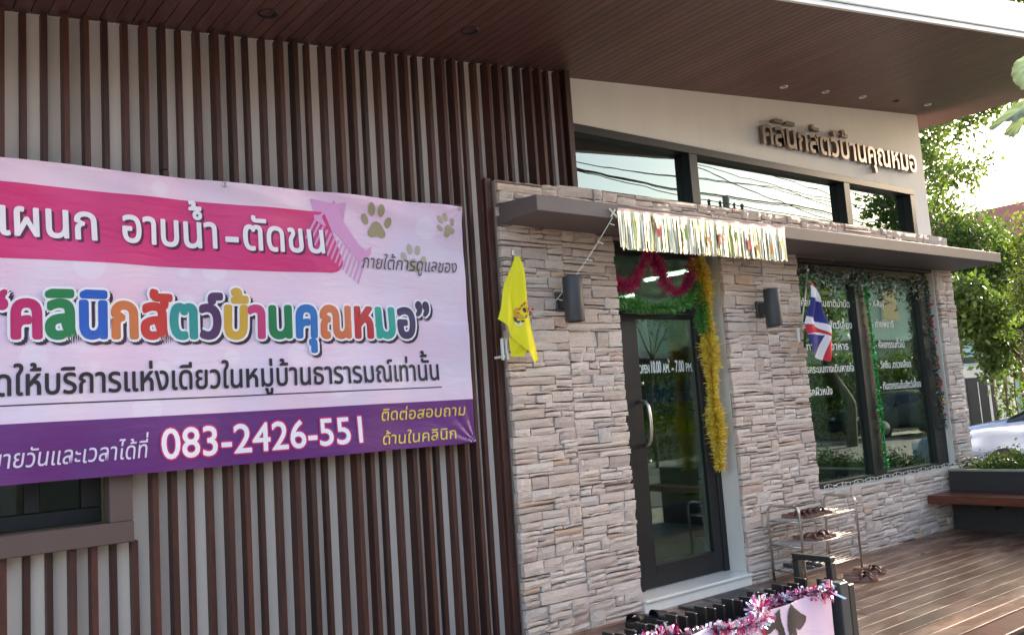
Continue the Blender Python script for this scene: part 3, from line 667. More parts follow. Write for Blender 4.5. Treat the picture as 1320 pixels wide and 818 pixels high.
MB().box((8.645, -3.4, GZ), (8.675, -.032, .56)).box((9.23, -3.4, GZ), (9.26, -.032, .56)).box((8.675, -3.4, GZ), (9.23, -3.37, .56)).box((8.675, -.06, GZ), (9.23, -.032, .56)).build('planter_wall', M['planter'], pl)
MB().bbox((8.635, -3.41, .56), (8.70, -.03, .58), .003).bbox((9.20, -3.41, .56), (9.27, -.03, .58), .003).build('rim', M['rim'], pl)
MB().box((8.676, -3.36, .4), (9.229, -.061, .52)).build('soil', M['bark'], pl)
P = np.stack([RNG.uniform(8.72, 9.22, 9000), RNG.uniform(-3.2, -.08, 9000), .54+np.abs(RNG.normal(0, .075, 9000))], 1)
P[:, 2] += .035*np.sin(P[:, 1]*9)+.02*np.sin(P[:, 1]*23+P[:, 0]*9)
quads_obj('shrubs', leaf_quads(P, .035, -.4, .5), M['leaf_dark'], pl, np.clip(RNG.normal(.55, .25, 9000), 0, 1), 'stuff')
be = empty('wall_bench', (8.4, -1.5, .33), 'reddish brown timber bench plank fixed to the front of the black planter', 'bench')
MB().bbox((8.225, -3.3, .295), (8.643, -.012, .37), .006).build('seat', M['darkwood'], be)
for yy in (-.5, -1.7, -2.9): MB().bbox((8.5, yy, .22), (8.642, yy+.04, .293), .003).build('bracket', M['black'], be)
# dead leaf on the deck
lf_ = MB().poly([(-.04, 0), (-.02, .02), (.0, .014), (.03, .028), (.045, .0), (.02, -.018), (-.01, -.01)], lambda x, z: (7.187+x, -.472+z, .012+.25*abs(z)+.1*abs(x)+.2*x*x)); 
lf_ = lf_.build('fallen_leaf', M['leather']); tag(lf_, 'small curled dry leaf lying alone on the timber deck', 'leaf')

# ------------------------------------------------------------------ shoe rack and sandals
rk = empty('shoe_rack', (6.1, -.18, 0), 'chrome three tier shoe rack standing against the stone wall', 'shoe rack')
def ang(x, y): return (x+ .0*y, y, 0)
RX0, RX1, RY0, RY1, RH = 5.74, 6.50, -.33, -.045, .565
for x in (RX0, RX1):
    c = .05; pts = [(x, RY0, .0), (x, RY0, RH-c)]
    for q in range(1, 6): t = q/6*math.pi/2; pts.append((x, RY0+c*(1-math.cos(t)), RH-c+c*math.sin(t)))
    pts += [(x, RY0+c, RH), (x, RY1-c, RH)]
    for q in range(1, 6): t = q/6*math.pi/2; pts.append((x, RY1-c+c*math.sin(t), RH-c+c*math.cos(t)))
    pts += [(x, RY1, RH-c), (x, RY1, 0)]
    MB().tube(pts, .0105, 10).build('end_frame', M['metal'], rk, True)
for z in (.075, .265, .45):
    sh = MB()
    for x in (RX0, RX1): sh.tube([(x, RY0, z), (x, RY1, z)], .007, 8)
    for q in range(6):
        yy = RY0+.02+(RY1-RY0-.04)*q/5; sh.tube([(RX0, yy, z+.006), (RX1, yy, z+.006)], .0052, 8)
    sh.build('shelf', M['metal'], rk, True)
def sandal_proto():
    r = empty('sandal', (0, 0, 0)); out = []
    for q in range(24):
        t = 2*math.pi*q/24; x = .125*math.cos(t); wd = .043*(1+.16*math.cos(t)); out.append((x, wd*math.sin(t)*(1-.12*math.cos(t-.6))))
    n = len(out); mb = MB()
    for z, s_ in ((0, .97), (.006, 1.0), (.016, 1.0), (.02, .97)): mb.v += [(a*s_, b*s_, z+(.006 if a < -.04 else 0)*(z > .01)) for a, b in out]
    for l in range(3):
        for q in range(n): mb.f.append((l*n+q, l*n+(q+1) % n, (l+1)*n+(q+1) % n, (l+1)*n+q)); mb.mi.append(0)
    mb.f.append(tuple(range(n))[::-1]); mb.f.append(tuple(3*n+q for q in range(n))); mb.mi += [0, 0]
    mb.build('sole', M['sole'], r)
    def strap(xc, w_, h, tw, tilt=0):
        return MB().grid(lambda u, v: (xc+(v-.5)*w_+tilt*math.cos(math.pi*u), -.046*math.cos(math.pi*u)*(1-.1*v), .012+h*math.sin(math.pi*u)**.8+tw*math.sin(v*math.pi)), 14, 4)
    for a in ((.05, .02, .03, .003, .022), (.012, .018, .036, .003, -.016)):
        o = strap(*a).build('strap', M['leather'], r, True); m = o.modifiers.new('thick', 'SOLIDIFY'); m.thickness = .003
    MB().poly([(a*.93, b*.9) for a, b in out], lambda x, z: (x, z, .0215+(.006 if x < -.04 else 0))).build('footbed', M['leather'], r)
    return r
def copy_thing(o, loc, rz, label, group, mats=None, rx=0):
    c = o.copy(); COL.objects.link(c); c.location = loc; c.rotation_euler = (rx, 0, rz); tag(c, label, o.get('category'), group)
    for ch in o.children:
        d = ch.copy(); COL.objects.link(d); d.parent = c
        if mats: d.data = ch.data.copy(); d.data.materials[0] = mats
    return c
sp = sandal_proto(); sp['category'] = 'sandal'
SG = 'brown sandals on the shoe rack and the deck'
spots = [((5.90, -.20, .462), 'brown sandal at the left end of the top rack shelf'), ((5.99, -.19, .462), 'second brown sandal from the left on the top rack shelf'), ((6.10, -.17, .462), 'third brown sandal from the left on the top rack shelf'), ((6.19, -.18, .462), 'brown sandal nearest the right on the top rack shelf'),
         ((6.02, -.19, .277), 'brown sandal at the left of the middle rack shelf'), ((6.11, -.20, .277), 'brown sandal in the middle of the middle rack shelf'), ((6.21, -.18, .277), 'brown sandal at the right of the middle rack shelf'),
         ((6.03, -.60, .003), 'brown sandal on the deck nearest the black railing'), ((6.13, -.54, .003), 'second brown sandal on the deck right of the railing'), ((6.28, -.52, .003), 'third brown sandal on the deck right of the railing'), ((6.38, -.47, .003), 'brown sandal on the deck farthest right of the railing')]
for i_, (loc, lab) in enumerate(spots):
    rz = R(-78+RNG.uniform(-10, 10)) if i_ < 7 else R(-52+RNG.uniform(-8, 8))
    if i_ == 0: sp.location = loc; sp.rotation_euler = (0, 0, rz); tag(sp, lab, 'sandal', SG)
    else: copy_thing(sp, loc, rz, lab, SG)
# wire basket-like slipper pair on the lowest shelf and black slippers by the sill
bs = copy_thing(sp, (4.13, -.15, .003), R(20), 'black rubber slipper at the foot of the stone wall', 'black slippers by the door', M['blackrub'])
for ch in [c for c in bs.children if c.name.startswith('strap')]: bpy.data.objects.remove(ch)
o = MB().grid(lambda u, v: (-.005+(v-.5)*-.085, -.046*math.cos(math.pi*u)*(1-.05*v), .012+(.030+.018*v)*math.sin(math.pi*u)**.7), 16, 6).build('strap', M['blackrub'], None, True); o.parent = bs; m = o.modifiers.new('thick', 'SOLIDIFY'); m.thickness = .005
bs.scale = (1.15, 1.2, 1.25)
c = copy_thing(bs, (4.29, -.21, .003), R(-8), 'black rubber slipper beside the white door sill', 'black slippers by the door')
for i_, (x, lab) in enumerate(((5.86, 'grey slipper at the left of the lowest rack shelf'), (5.97, 'grey slipper at the right of the lowest rack shelf'))):
    copy_thing(sp, (x, -.19, .087), R(-80), lab, 'grey slippers on the lowest shelf', M['lampgrey'])

# ------------------------------------------------------------------ black slatted railing with its own small banner
rl = empty('black_railing', (2.6, -2.1, GZ), 'low black slatted railing in front of the deck with a grey capped end post', 'railing')
MB().bbox((.9, -2.125, .50), (3.36, -2.075, .54), .003).build('rail', M['black'], rl); MB().bbox((.9, -2.125, .02), (3.36, -2.075, .06), .003).build('rail', M['black'], rl)
fin0 = None; k_ = 0; x = .95
while x < 3.30:
    for (ya, yb, top) in ((-2.075, -2.02, (.62, .632, .618)[k_ % 3]), (-2.185, -2.127, (.585, .57, .578)[k_ % 3])):
        MB().bbox((x, ya, -.10), (x+.012, yb, top), .0015).build('slat', M['black'], rl)
    x += .054; k_ += 1
MB().bbox((3.335, -2.20, GZ), (3.395, -2.10, .615), .004).build('post', M['lampgrey'], rl)
MB().bbox((3.398, -2.20, GZ), (3.44, -2.15, .600), .004).build('post', M['black'], rl)
MB().bbox((3.43, -2.12, GZ), (3.445, -2.02, .60), .003).bbox((3.47, -2.13, GZ), (3.485, -2.03, .60), .003).build('slat', M['black'], rl)
MB().bbox((3.36, -1.985, .50), (3.395, -1.955, .69), .003).bbox((3.36, -2.15, .50), (3.395, -2.12, .69), .003).bbox((3.36, -2.15, .69), (3.395, -1.955, .715), .003).build('handle', M['black'], rl)
sb = empty('small_banner', (2.6, -2.2, .3), 'small pink vinyl banner with a dark dog ear drawing hung on the black railing', 'banner')
def sby(x, z): return -2.197-.004*math.sin(x*14+z*9)-.003*math.sin(x*31-z*6)-.006*math.exp(-((.603-z)/.03)**2)*math.sin(x*22)
sfn = lambda l: (lambda x, z: (x, sby(x, z)-.0015*l, z))
MB().grid(lambda u, v: sfn(0)(1.2+(3.25+(.045*(1-v)))*1*0+1.2*0+(3.262+.03*(1-v)-1.2)*u, .0+.598*v), 110, 40).build('banner_sheet', M['vinyl2'], sb, True)
EARS = ([(2.908, .592), (2.87, .570), (2.787, .543), (2.787, .527), (2.808, .510), (2.84, .511), (2.875, .524), (2.893, .51), (2.90, .44), (2.94, .44), (2.928, .51), (2.917, .54)],
        [(2.981, .601), (3.01, .575), (3.05, .548), (3.089, .530), (3.083, .51), (3.06, .497), (3.03, .488), (2.999, .500), (3.012, .44), (2.955, .44), (2.95, .52), (2.958, .56)])
for a in (2.93, 2.965): m_ = MB(); m_.grid(lambda u, v: sfn(2)(a+(.012+.005*v)*math.cos(2*math.pi*u), .468+(.012+.005*v)*math.sin(2*math.pi*u)), 20, 1); m_.build('ring_print', ink((232, 226, 236)), sb)

def inpoly(x, z, P):
    r = False; j = len(P)-1
    for i in range(len(P)):
        if (P[i][1] > z) != (P[j][1] > z) and x < (P[j][0]-P[i][0])*(z-P[i][1])/(P[j][1]-P[i][1])+P[i][0]: r = not r
        j = i
    return r
def cloth(name, outline, regions, mats, res, yf, parent):
    xs = [p[0] for p in outline]; zs = [p[1] for p in outline]; vid = {}; mb = MB()
    nx, nz = int((max(xs)-min(xs))/res)+2, int((max(zs)-min(zs))/res)+2
    def vv(i, j):
        if (i, j) not in vid: x, z = min(xs)+i*res, min(zs)+j*res; vid[(i, j)] = len(mb.v); mb.v.append((x, yf(x, z), z))
        return vid[(i, j)]
    for i in range(nx):
        for j in range(nz):
            x, z = min(xs)+(i+.5)*res, min(zs)+(j+.5)*res
            if inpoly(x, z, outline):
                mb.f.append((vv(i, j), vv(i+1, j), vv(i+1, j+1), vv(i, j+1))); m = 0
                for q, (reg, mi) in enumerate(regions):
                    if inpoly(x, z, reg): m = mi
                mb.mi.append(m)
    return mb.build(name, mats, parent, True)
for E_ in EARS: cloth('ear_print', E_, [], [ink((52, 44, 46))], .003, lambda x, z: sby(x, z)-.003, sb)
# ------------------------------------------------------------------ tinsel, fringe, garlands
def interp(pts, step):
    pts = np.array(pts, float); d = np.r_[0, np.cumsum(np.linalg.norm(np.diff(pts, axis=0), axis=1))]; n = max(2, int(d[-1]/step)); t = np.linspace(0, d[-1], n)
    q = np.stack([np.interp(t, d, pts[:, i]) for i in range(3)], 1)
    for _ in range(3): q[1:-1] = (q[:-2]+2*q[1:-1]+q[2:])/4
    return q, d[-1]
def tinsel(name, pts, rad, per_m, wid, mat, label, cat='garland', group=None, droop=.0, tone=(.45, .28), taper=0):
    q, L = interp(pts, .01); n = int(per_m*L); i = RNG.integers(0, len(q)-1, n); f = RNG.random((n, 1)); P = q[i]*(1-f)+q[i+1]*f
    T = unit(q[i+1]-q[i]); D = unit(np.cross(T, RNG.normal(size=(n, 3)))+T*RNG.normal(0, .35, (n, 1))+np.array([0, 0, -droop])); S = unit(np.cross(D, RNG.normal(size=(n, 3))))
    env = 1+.25*np.sin(i*.11)[:, None]
    L_ = rad*RNG.uniform(.65, 1.15, (n, 1))*env; B = D+RNG.normal(0, .25, (n, 3))
    V = np.stack([P-S*wid/2, P+S*wid/2, P+B*L_+S*wid/2, P+B*L_-S*wid/2], 1)
    r = empty(name, tuple(q[0]), label, cat, group)
    quads_obj('tinsel', V, mat, r, np.clip(RNG.normal(tone[0], tone[1], n), 0, 1), 'stuff'); MB().tube(q[::3], .004, 5).build('cord', M['wire'], r); return r
tinsel('tinsel_garland', [(4.38, .1, 2.31), (4.447, .1, 2.30), (4.522, .1, 2.27), (4.631, .1, 2.312), (4.727, .1, 2.45), (4.822, .1, 2.56), (4.894, .1, 2.45), (4.955, .1, 2.31), (5.061, .1, 2.245), (5.189, .1, 2.28), (5.29, .1, 2.435), (5.333, .1, 2.549)], .045, 5200, .0032, M['f_magenta'], 'magenta tinsel garland looped in two swags above the glass door')
tinsel('tinsel_garland', [(4.37, .07, 2.18), (4.457, .07, 2.165), (4.557, .07, 2.144), (4.757, .07, 2.12), (4.995, .07, 2.136), (5.178, .07, 2.194), (5.28, .07, 2.34), (5.329, .07, 2.234), (5.317, .07, 2.081), (5.309, .07, 1.945)], .043, 5200, .0032, M['f_green'], 'green tinsel garland hanging across the top of the door frame', droop=.3)
tinsel('tinsel_garland', [(5.309, .06, 2.51), (5.353, .06, 2.295), (5.365, .06, 2.05), (5.359, .06, 1.745), (5.345, .06, 1.384), (5.357, .06, 1.085), (5.35, .06, .88)], .056, 6500, .004, M['f_gold'], 'gold tinsel garland hanging straight down beside the glass door')
tinsel('tinsel_garland', [(7.668, .055, 2.505), (7.686, .055, 2.001), (7.69, .055, 1.634), (7.691, .055, 1.126), (7.694, .055, .67)], .022, 900, .007, M['f_bright_green'], 'thin bright green foil garland down the middle window post')
tinsel('tinsel_garland', [(1.6, -2.13, .56), (2.0, -2.13, .565), (2.15, -2.11, .58), (2.25, -2.10, .57), (2.35, -2.10, .585), (2.45, -2.13, .57), (2.56, -2.21, .585), (2.68, -2.235, .575), (2.78, -2.225, .59), (2.84, -2.15, .60), (2.9, -2.11, .585), (3.0, -2.10, .585), (3.1, -2.14, .60), (3.18, -2.205, .61), (3.25, -2.22, .60)], .033, 1350, .010, M['f_pink'], 'pink and silver tinsel garland woven along the black railing top', tone=(.62, .32))
# foil fringe
fg = empty('foil_fringe', (4.86, -.47, 2.69), 'shiny white and gold foil fringe banner hanging from the canopy edge', 'banner')
FX0, FX1 = 3.985, 5.735
def fyy(x): return cy(x)-.035
MB().grid(lambda u, v: (FX0+(FX1-FX0)*u, fyy(FX0+(FX1-FX0)*u)-.002*math.sin(u*60), 2.672+.022*v+.003*math.sin(u*31)), 120, 1).build('header', ink((236, 190, 180)), fg)
n = 460; xs_ = np.sort(RNG.uniform(FX0, FX1-.01, n)); V = []; tn = []
for x in xs_:
    wd = RNG.uniform(.008, .016); y0 = fyy(x)+RNG.uniform(-.012, .008); dr = RNG.normal(0, .004); t = float(RNG.random()); L_ = RNG.uniform(.238, .256); yaw = RNG.normal(-.05, .3)
    for s_ in range(5):
        a, b = s_/5, (s_+1)/5; 
        def cor(q): w2 = yaw*min(1, q*2.2)+.2*math.sin(q*3+x*70); return dr*q, .006*q*math.sin(x*130), math.cos(w2)*wd/2, math.sin(w2)*wd/2
        (ax, ay, au, av), (bx_, by_, bu, bv_) = cor(a), cor(b)
        V.append([(x+ax-au, y0+ay-av, 2.675-L_*a), (x+ax+au, y0+ay+av, 2.675-L_*a), (x+bx_+bu, y0+by_+bv_, 2.675-L_*b), (x+bx_-bu, y0+by_-bv_, 2.675-L_*b)]); tn.append(t)
quads_obj('fringe', np.array(V), M['f_silver'], fg, np.array(tn), 'stuff')
for col, cx_, zz, s_ in (((210, 40, 70), 4.33, 2.56, .05), ((60, 150, 50), 4.58, 2.57, .03), ((206, 40, 60), 5.27, 2.55, .035), ((220, 140, 40), 5.36, 2.50, .03), ((70, 160, 60), 5.12, 2.58, .03), ((220, 160, 60), 4.82, 2.52, .03), ((206, 60, 60), 4.95, 2.56, .03), ((220, 140, 50), 5.52, 2.52, .025)):
    m_ = MB(); rr_ = random.Random(cx_)
    for q in range(7):
        x = cx_+rr_.uniform(-s_, s_)*.7; z = zz+rr_.uniform(-s_, s_)*.6+.02; h_ = rr_.uniform(.04, .075); m_.add([(x, fyy(x)-.014, z), (x+.011, fyy(x)-.014, z), (x+.011, fyy(x)-.014, z-h_), (x, fyy(x)-.014, z-h_)], [(0, 1, 2, 3)])
    m_.build('print_spot', ink(col), fg, kind='stuff')
# leafy garlands round the shop window
def leafy(name, pts, rad, per_m, size, mat, label, berries=0, group=None, tone=(.35, .3)):
    q, L = interp(pts, .01); n = int(per_m*L); i = RNG.integers(0, len(q), n); ph = np.abs(np.sin(i*.01*math.pi/.36))[:, None]
    P = q[i]+RNG.normal(0, rad*.5, (n, 3))*np.array([1, .5, 1])*(.45+.9*ph); P[:, 2] -= (rad*1.1*ph[:, 0]*RNG.random(n)*1.3 if pts[0][2] == pts[-1][2] or abs(pts[0][2]-pts[-1][2]) < .3 else 0)
    r = empty(name, tuple(q[0]), label, 'garland', group); quads_obj('leaves', leaf_quads(P, size, .3, .45), mat, r, np.clip(RNG.normal(tone[0], tone[1], n), 0, 1), 'stuff'); MB().tube(q[::4], .005, 5).build('stem', M['bark'], r)
    for b in range(berries):
        p = q[RNG.integers(0, len(q))]+RNG.normal(0, rad*.35, 3)*np.array([1, .4, 1]); p[1] -= .03
        MB().lathe(p, [(0, -.011), (.009, -.007), (.012, 0), (.009, .007), (0, .011)], 8).build('berry', M['cloth_r'] if b % 5 else M['yellowsheet'], r, True)
leafy('leaf_garland', [(6.56, .04, 2.50), (6.95, .04, 2.47), (7.319, .04, 2.464), (7.779, .04, 2.461), (8.269, .04, 2.449), (8.68, .04, 2.467)], .095, 300, .05, M['leaf_garland'], 'dark green leaf garland with pale tips draped along the window top')
leafy('leaf_garland', [(8.768, .04, 2.53), (8.783, .04, 2.366), (8.783, .04, 2.166), (8.782, .04, 1.768), (8.797, .04, 1.374), (8.809, .04, .967)], .035, 520, .035, M['leaf_garland'], 'narrow leaf garland with red berries down the right window edge', 34, tone=(.15, .2))
# light strings
ls = empty('light_string', (7.6, .0, .61), 'white icicle light string laid along the window sill', 'string lights')
pts = [(6.56+2.24*q/70, -.012+.006*math.sin(q*1.3), .612+.006*math.sin(q*.9)) for q in range(71)]; MB().tube(pts, .008, 6).build('cable', M['wire'], ls)
MB().tube([(a, b-.008, c+.016+.004*math.sin(a*40)) for a, b, c in pts], .0018, 5).build('cable', M['bulb'], ls)
for q in range(0, 70, 2): a, b, c = pts[q]; MB().tube([(a, b-.010, c+.02), (a+.004, b-.012, c-.012)], [.0022, .0035], 6).build('bulb', M['bulb'], ls)
ls = empty('light_string', (3.966, -.42, 2.6), 'thin clear light string slanting from the canopy corner to a wall lamp', 'string lights')
A_, B_ = Vector((3.966, cy(3.966)-.004, 2.64)), Vector((3.72, -.03, 2.12)); pts = [A_.lerp(B_, t/16)+Vector((0, 0, -.03*math.sin(math.pi*t/16))) for t in range(17)]
MB().tube(pts, .0026, 5).build('cable', M['bulb'], ls)
for t in (1, 4, 7, 10, 13, 15):
    p = pts[t]; MB().tube([p, p+Vector((.035, -.01, -.012))], [.003, .0045], 6).build('bulb', M['bulb'], ls)
for a in (((-.03, .03), (.03, -.02)), ((-.02, -.02), (.02, .03))): MB().tube([(3.966+a[0][0], cy(3.966)-.008, 2.66+a[0][1]), (3.966+a[1][0], cy(3.966)-.008, 2.66+a[1][1])], .006, 6).build('clip', M['bulb'], ls)
MB().tube([(8.80, .02, .95), (8.81, -.01, .8), (8.80, .0, .62)], .003, 5).build('window_cable', M['bulb'], empty('light_string', (8.8, 0, .6), 'short white cable hanging at the right end of the window sill', 'string lights'))

# ------------------------------------------------------------------ flags
yf_ = empty('yellow_flag', (3.24, -.02, 1.75), 'limp yellow flag with a small gold emblem on a pole by the slats', 'flag')
MB().tube([(3.334, -.125, 2.40), (3.24, -.10, 1.70)], .007, 8).lathe((3.334, -.125, 2.40), [(0, .045), (.004, .04), (.008, .028), (.004, .018), (.01, .008), (.008, 0)], 10).build('pole', M['pole'], yf_, True)
MB().bbox((3.215, -.11, 1.745), (3.228, -.09, 1.88), .002).bbox((3.246, -.11, 1.745), (3.262, -.09, 1.88), .002).bbox((3.228, -.10, 1.76), (3.246, -.0, 1.775), .002).build('holder', M['whiteplastic'], yf_)
OUT = [(3.322, 2.39), (3.236, 2.184), (3.174, 1.995), (3.215, 1.955), (3.25, 1.89), (3.314, 1.812), (3.417, 1.718), (3.452, 1.742), (3.45, 1.806), (3.436, 1.93), (3.415, 2.051), (3.386, 2.199), (3.338, 2.39)]
def yw(x, z): 
    t = (2.39-z); u = (x-3.33+.15*t)/(.05+.33*t); return -.165+.017*math.sin(u*9+t*2)*min(1, t*3)-.02*math.sin(u*4)+.012*math.sin(z*14+x*20)
cl = cloth('cloth', OUT, [], [M['cloth_y']], .005, yw, yf_)
FL = [(3.255, 1.885), (3.32, 1.85), (3.36, 1.80), (3.33, 1.76), (3.27, 1.765)]; MB().poly(FL, lambda x, z: (x, yw(x, z)+.03, z)).build('cloth_fold', M['cloth_y'], yf_)
em = lambda x, z: (x, yw(x, z)-.003, z)
m_ = MB(); rr_ = random.Random(2)
for cx_, cz_, a, b, r_ in ((3.335, 2.035, .042, .034, .3), (3.362, 2.06, .035, .018, .8), (3.31, 2.01, .03, .016, -.6), (3.37, 2.03, .022, .014, .2), (3.30, 2.045, .022, .011, 1.0)): ell(m_, cx_, cz_, a, b, r_, em)
m_.build('emblem', ink((214, 158, 36)), yf_)
m_ = MB(); em2 = lambda x, z: (x, yw(x, z)-.0045, z)
for q in range(9): t = q/8; ell(m_, 3.295+.10*t, 2.0+.09*math.sin(t*2.6), .011, .005, t*2.5, em2, 10)
for q in range(4): ell(m_, 3.40+.012*q, 2.04+.018*(q % 2), .010, .006, q, em2, 10)
m_.build('emblem', ink((196, 70, 30)), yf_)
m_ = MB(); ell(m_, 3.345, 2.045, .012, .016, .3, em2); ell(m_, 3.288, 1.985, .008, .026, .5, em2, 12); ell(m_, 3.31, 1.975, .024, .007, .1, em2, 12); ell(m_, 3.355, 2.005, .02, .006, .6, em2, 12); m_.build('emblem', ink((60, 40, 36)), yf_)
m_ = MB(); em3 = lambda x, z: (x, yw(x, z)-.005, z)
for q in range(7): t = 2*math.pi*q/7; ell(m_, 3.298+.016*math.cos(t), 1.962+.012*math.sin(t), .009, .006, t, em3, 8)
m_.build('emblem', ink((240, 226, 160)), yf_)
tf = empty('thai_flag', (6.33, -.02, 1.8), 'limp red, white and blue striped flag on a pole at the window edge', 'flag')
MB().tube([(6.486, -.13, 2.44), (6.31, -.10, 1.82)], .007, 8).lathe((6.486, -.13, 2.44), [(0, .03), (.006, .02), (.008, .008), (.006, 0)], 10).build('pole', M['pole'], tf, True)
MB().bbox((6.285, -.12, 1.84), (6.298, -.10, 1.96), .002).bbox((6.30, -.11, 1.86), (6.314, 0, 1.874), .002).build('holder', M['whiteplastic'], tf)
OUT = [(6.46, 2.345), (6.39, 2.12), (6.345, 2.0), (6.331, 1.905), (6.322, 1.742), (6.408, 1.72), (6.50, 1.69), (6.60, 1.665), (6.65, 1.74), (6.705, 1.85), (6.66, 1.93), (6.633, 1.972), (6.572, 2.138), (6.485, 2.33)]
W_, B_, R_ = 0, 1, 2
regs = [([(6.3, 2.2), (6.41, 2.215), (6.56, 2.165), (6.8, 1.955), (6.64, 1.965), (6.3, 2.075)], B_), ([(6.3, 2.50), (6.55, 2.4), (6.5, 2.29), (6.44, 2.325)], R_),
        ([(6.3, 1.99), (6.45, 1.98), (6.62, 1.895), (6.66, 1.93), (6.9, 1.85), (6.8, 1.60), (6.55, 1.64), (6.70, 1.83), (6.64, 1.87), (6.5, 1.915), (6.3, 1.90)], R_),
        ([(6.3, 1.90), (6.40, 1.90), (6.555, 1.888), (6.43, 1.70), (6.3, 1.70)], B_), ([(6.555, 1.888), (6.63, 1.87), (6.525, 1.66), (6.43, 1.70)], W_), ([(6.63, 1.872), (6.72, 1.84), (6.6, 1.64), (6.525, 1.66)], R_)]
def tw_(x, z):
    t = 2.345-z; u = (x-6.46+.2*t)/(.05+.55*t); return -.17-.022*math.sin(u*8+t*3)*min(1, t*4)+.016*math.sin(z*17-x*9)
cloth('cloth', OUT, regs, [M['cloth_w'], M['cloth_b'], M['cloth_r']], .0035, tw_, tf)

# ================================================================== inside the shop, seen dimly through the glass
def tbl(x0, y0, x1, y1, h, mat, label, name='display_counter', cat='counter'):
    t = empty(name, ((x0+x1)/2, (y0+y1)/2, 0), label, cat)
    MB().bbox((x0, y0, h-.05), (x1, y1, h), .005).build('top', mat, t); MB().bbox((x0+.02, y0+.02, 0), (x1-.02, y1-.02, h-.051), .005).build('body', M['cream'], t); return t
tbl(6.4, 2.2, 7.7, 2.9, .32, M['blueplastic'], 'low display unit with a bright blue top seen through the door glass')
tbl(7.9, 3.2, 9.1, 3.9, 1.0, M['cream'], 'pale reception counter at the back of the room', 'reception_counter')
sh = empty('product_shelf', (9.1, 4.4, 0), 'tall shelf of small packets behind the door glass', 'shelf')
MB().bbox((9.2, 2.9, 0), (9.22, 5.2, 1.9), .004).build('back_board', M['cream'], sh)
for z in (.5, .95, 1.4, 1.85):
    MB().bbox((8.95, 2.9, z), (9.2, 5.2, z+.02), .003).build('shelf', M['cream'], sh); rr_ = random.Random(z); m_ = MB()
    for q in range(17): y = 2.95+q*.13; m_.bbox((8.98, y, z+.021), (9.15, y+.09, z+.021+rr_.uniform(.12, .3)), .004)
    m_.build('packets', [M['whiteplastic'], M['yellowsheet'], M['blueplastic'], M['leather']][int(z*2) % 4], sh, kind='stuff')
for x, lab in ((7.28, 'pale curtain strip at the right side of the left window pane'), (8.50, 'pale curtain strip at the right side of the right window pane')):
    cu2 = MB().grid(lambda u, v: (x+.22*u, .32+.02*math.sin(u*22), .6+1.95*v), 30, 2).build('curtain', M['curtain'], None, True); tag(cu2, lab, 'curtain')
tbl(6.9, 2.2, 8.6, 2.8, .75, M['whiteplastic'], 'white table standing inside behind the shop window', 'table', 'table')

# ================================================================== background on the right
def box_thing(name, label, cat, boxes, mat, loc, part='wall'):
    t = empty(name, loc, label, cat)
    for a, b in boxes: MB().bbox(a, b, .01).build(part, mat, t)
    return t
gw = empty('garden_wall', (17.2, 3.5, GZ), 'white garden wall with a black metal gate beyond the parked car', 'wall')
for a, b in (((17, 3.68, GZ), (17.2, 7, 1.72)), ((17, 2.85, GZ), (17.2, 3.26, 1.95)), ((17.001, 3.26, 1.48), (17.2, 3.68, 1.72)), ((17, 1.2, GZ), (17.2, 2.3, 1.1))): MB().bbox(a, b, .01).build('wall_panel', M['house_white'], gw)
gt = MB().bbox((17.05, 3.262, GZ), (17.09, 3.678, 1.478), .004).build('gate', M['black'], gw); MB().bbox((17.04, 3.44, .0), (17.048, 3.455, 1.4), .002).build('gate_seam', M['whiteplastic'], gw)
MB().bbox((16.9, 3.33, 1.76), (17.0, 3.62, 1.88), .01).build('letterbox', M['black'], gw)
tr_ = empty('vine_trellis', (15.6, 1.8, GZ), 'dark metal trellis covered with green climbing vine', 'trellis')
for a, b in (((15.5, 2.48, GZ), (15.56, 2.54, 2.3)), ((15.5, -3, 2.24), (15.56, 2.48, 2.3)), ((15.5, .6, GZ), (15.56, .66, 2.24)), ((15.5, -1.2, GZ), (15.56, -1.14, 2.24))): MB().bbox(a, b, .004).build('frame_bar', M['black'], tr_)
m_ = MB()
for q in range(36): yq = 2.4-q*.15; m_.tube([(15.53, yq, GZ), (15.53, yq+RNG.uniform(-.1, .1), 1.1), (15.53, yq+RNG.uniform(-.15, .15), 2.24)], .012, 5)
m_.build('vine_stems', M['bark'], tr_, kind='stuff')
P = np.stack([RNG.uniform(15.4, 15.7, 9000), RNG.uniform(-3, 2.5, 9000), GZ+2.5*RNG.beta(1.7, 1.2, 9000)], 1); quads_obj('vine_leaves', leaf_quads(P, .09), M['leaf_dark'], tr_, np.clip(RNG.normal(.5, .3, 9000), 0, 1), 'stuff')
P = np.stack([RNG.uniform(15.35, 15.75, 2500), RNG.uniform(-3, 2.6, 2500), 2.32+RNG.normal(0, .05, 2500)], 1); quads_obj('vine_top', leaf_quads(P, .08), M['leaf_bright'], tr_, np.clip(RNG.normal(.6, .3, 2500), 0, 1), 'stuff')
BT = 'trees beyond the road'
tree('garden_tree', (15.2, 4.6, GZ), 3.2, [(14, 2.118, 5.5, .55, .55, .4), (14, 1.75, 4.68, .5, .42, .3), (14.2, 2.5, 4.75, .5, .35, .6), (14.3, 2.6, 5.8, .6, .5, .5), (14, 1.5, 5.75, .5, .45, .28), (15, 2.9, 5.2, .6, .5, .5)], 5200, .10, M['leaf_mid'], 'tall airy tree with gaps of sky beside the white wall corner', BT, r0=.045, per=14)
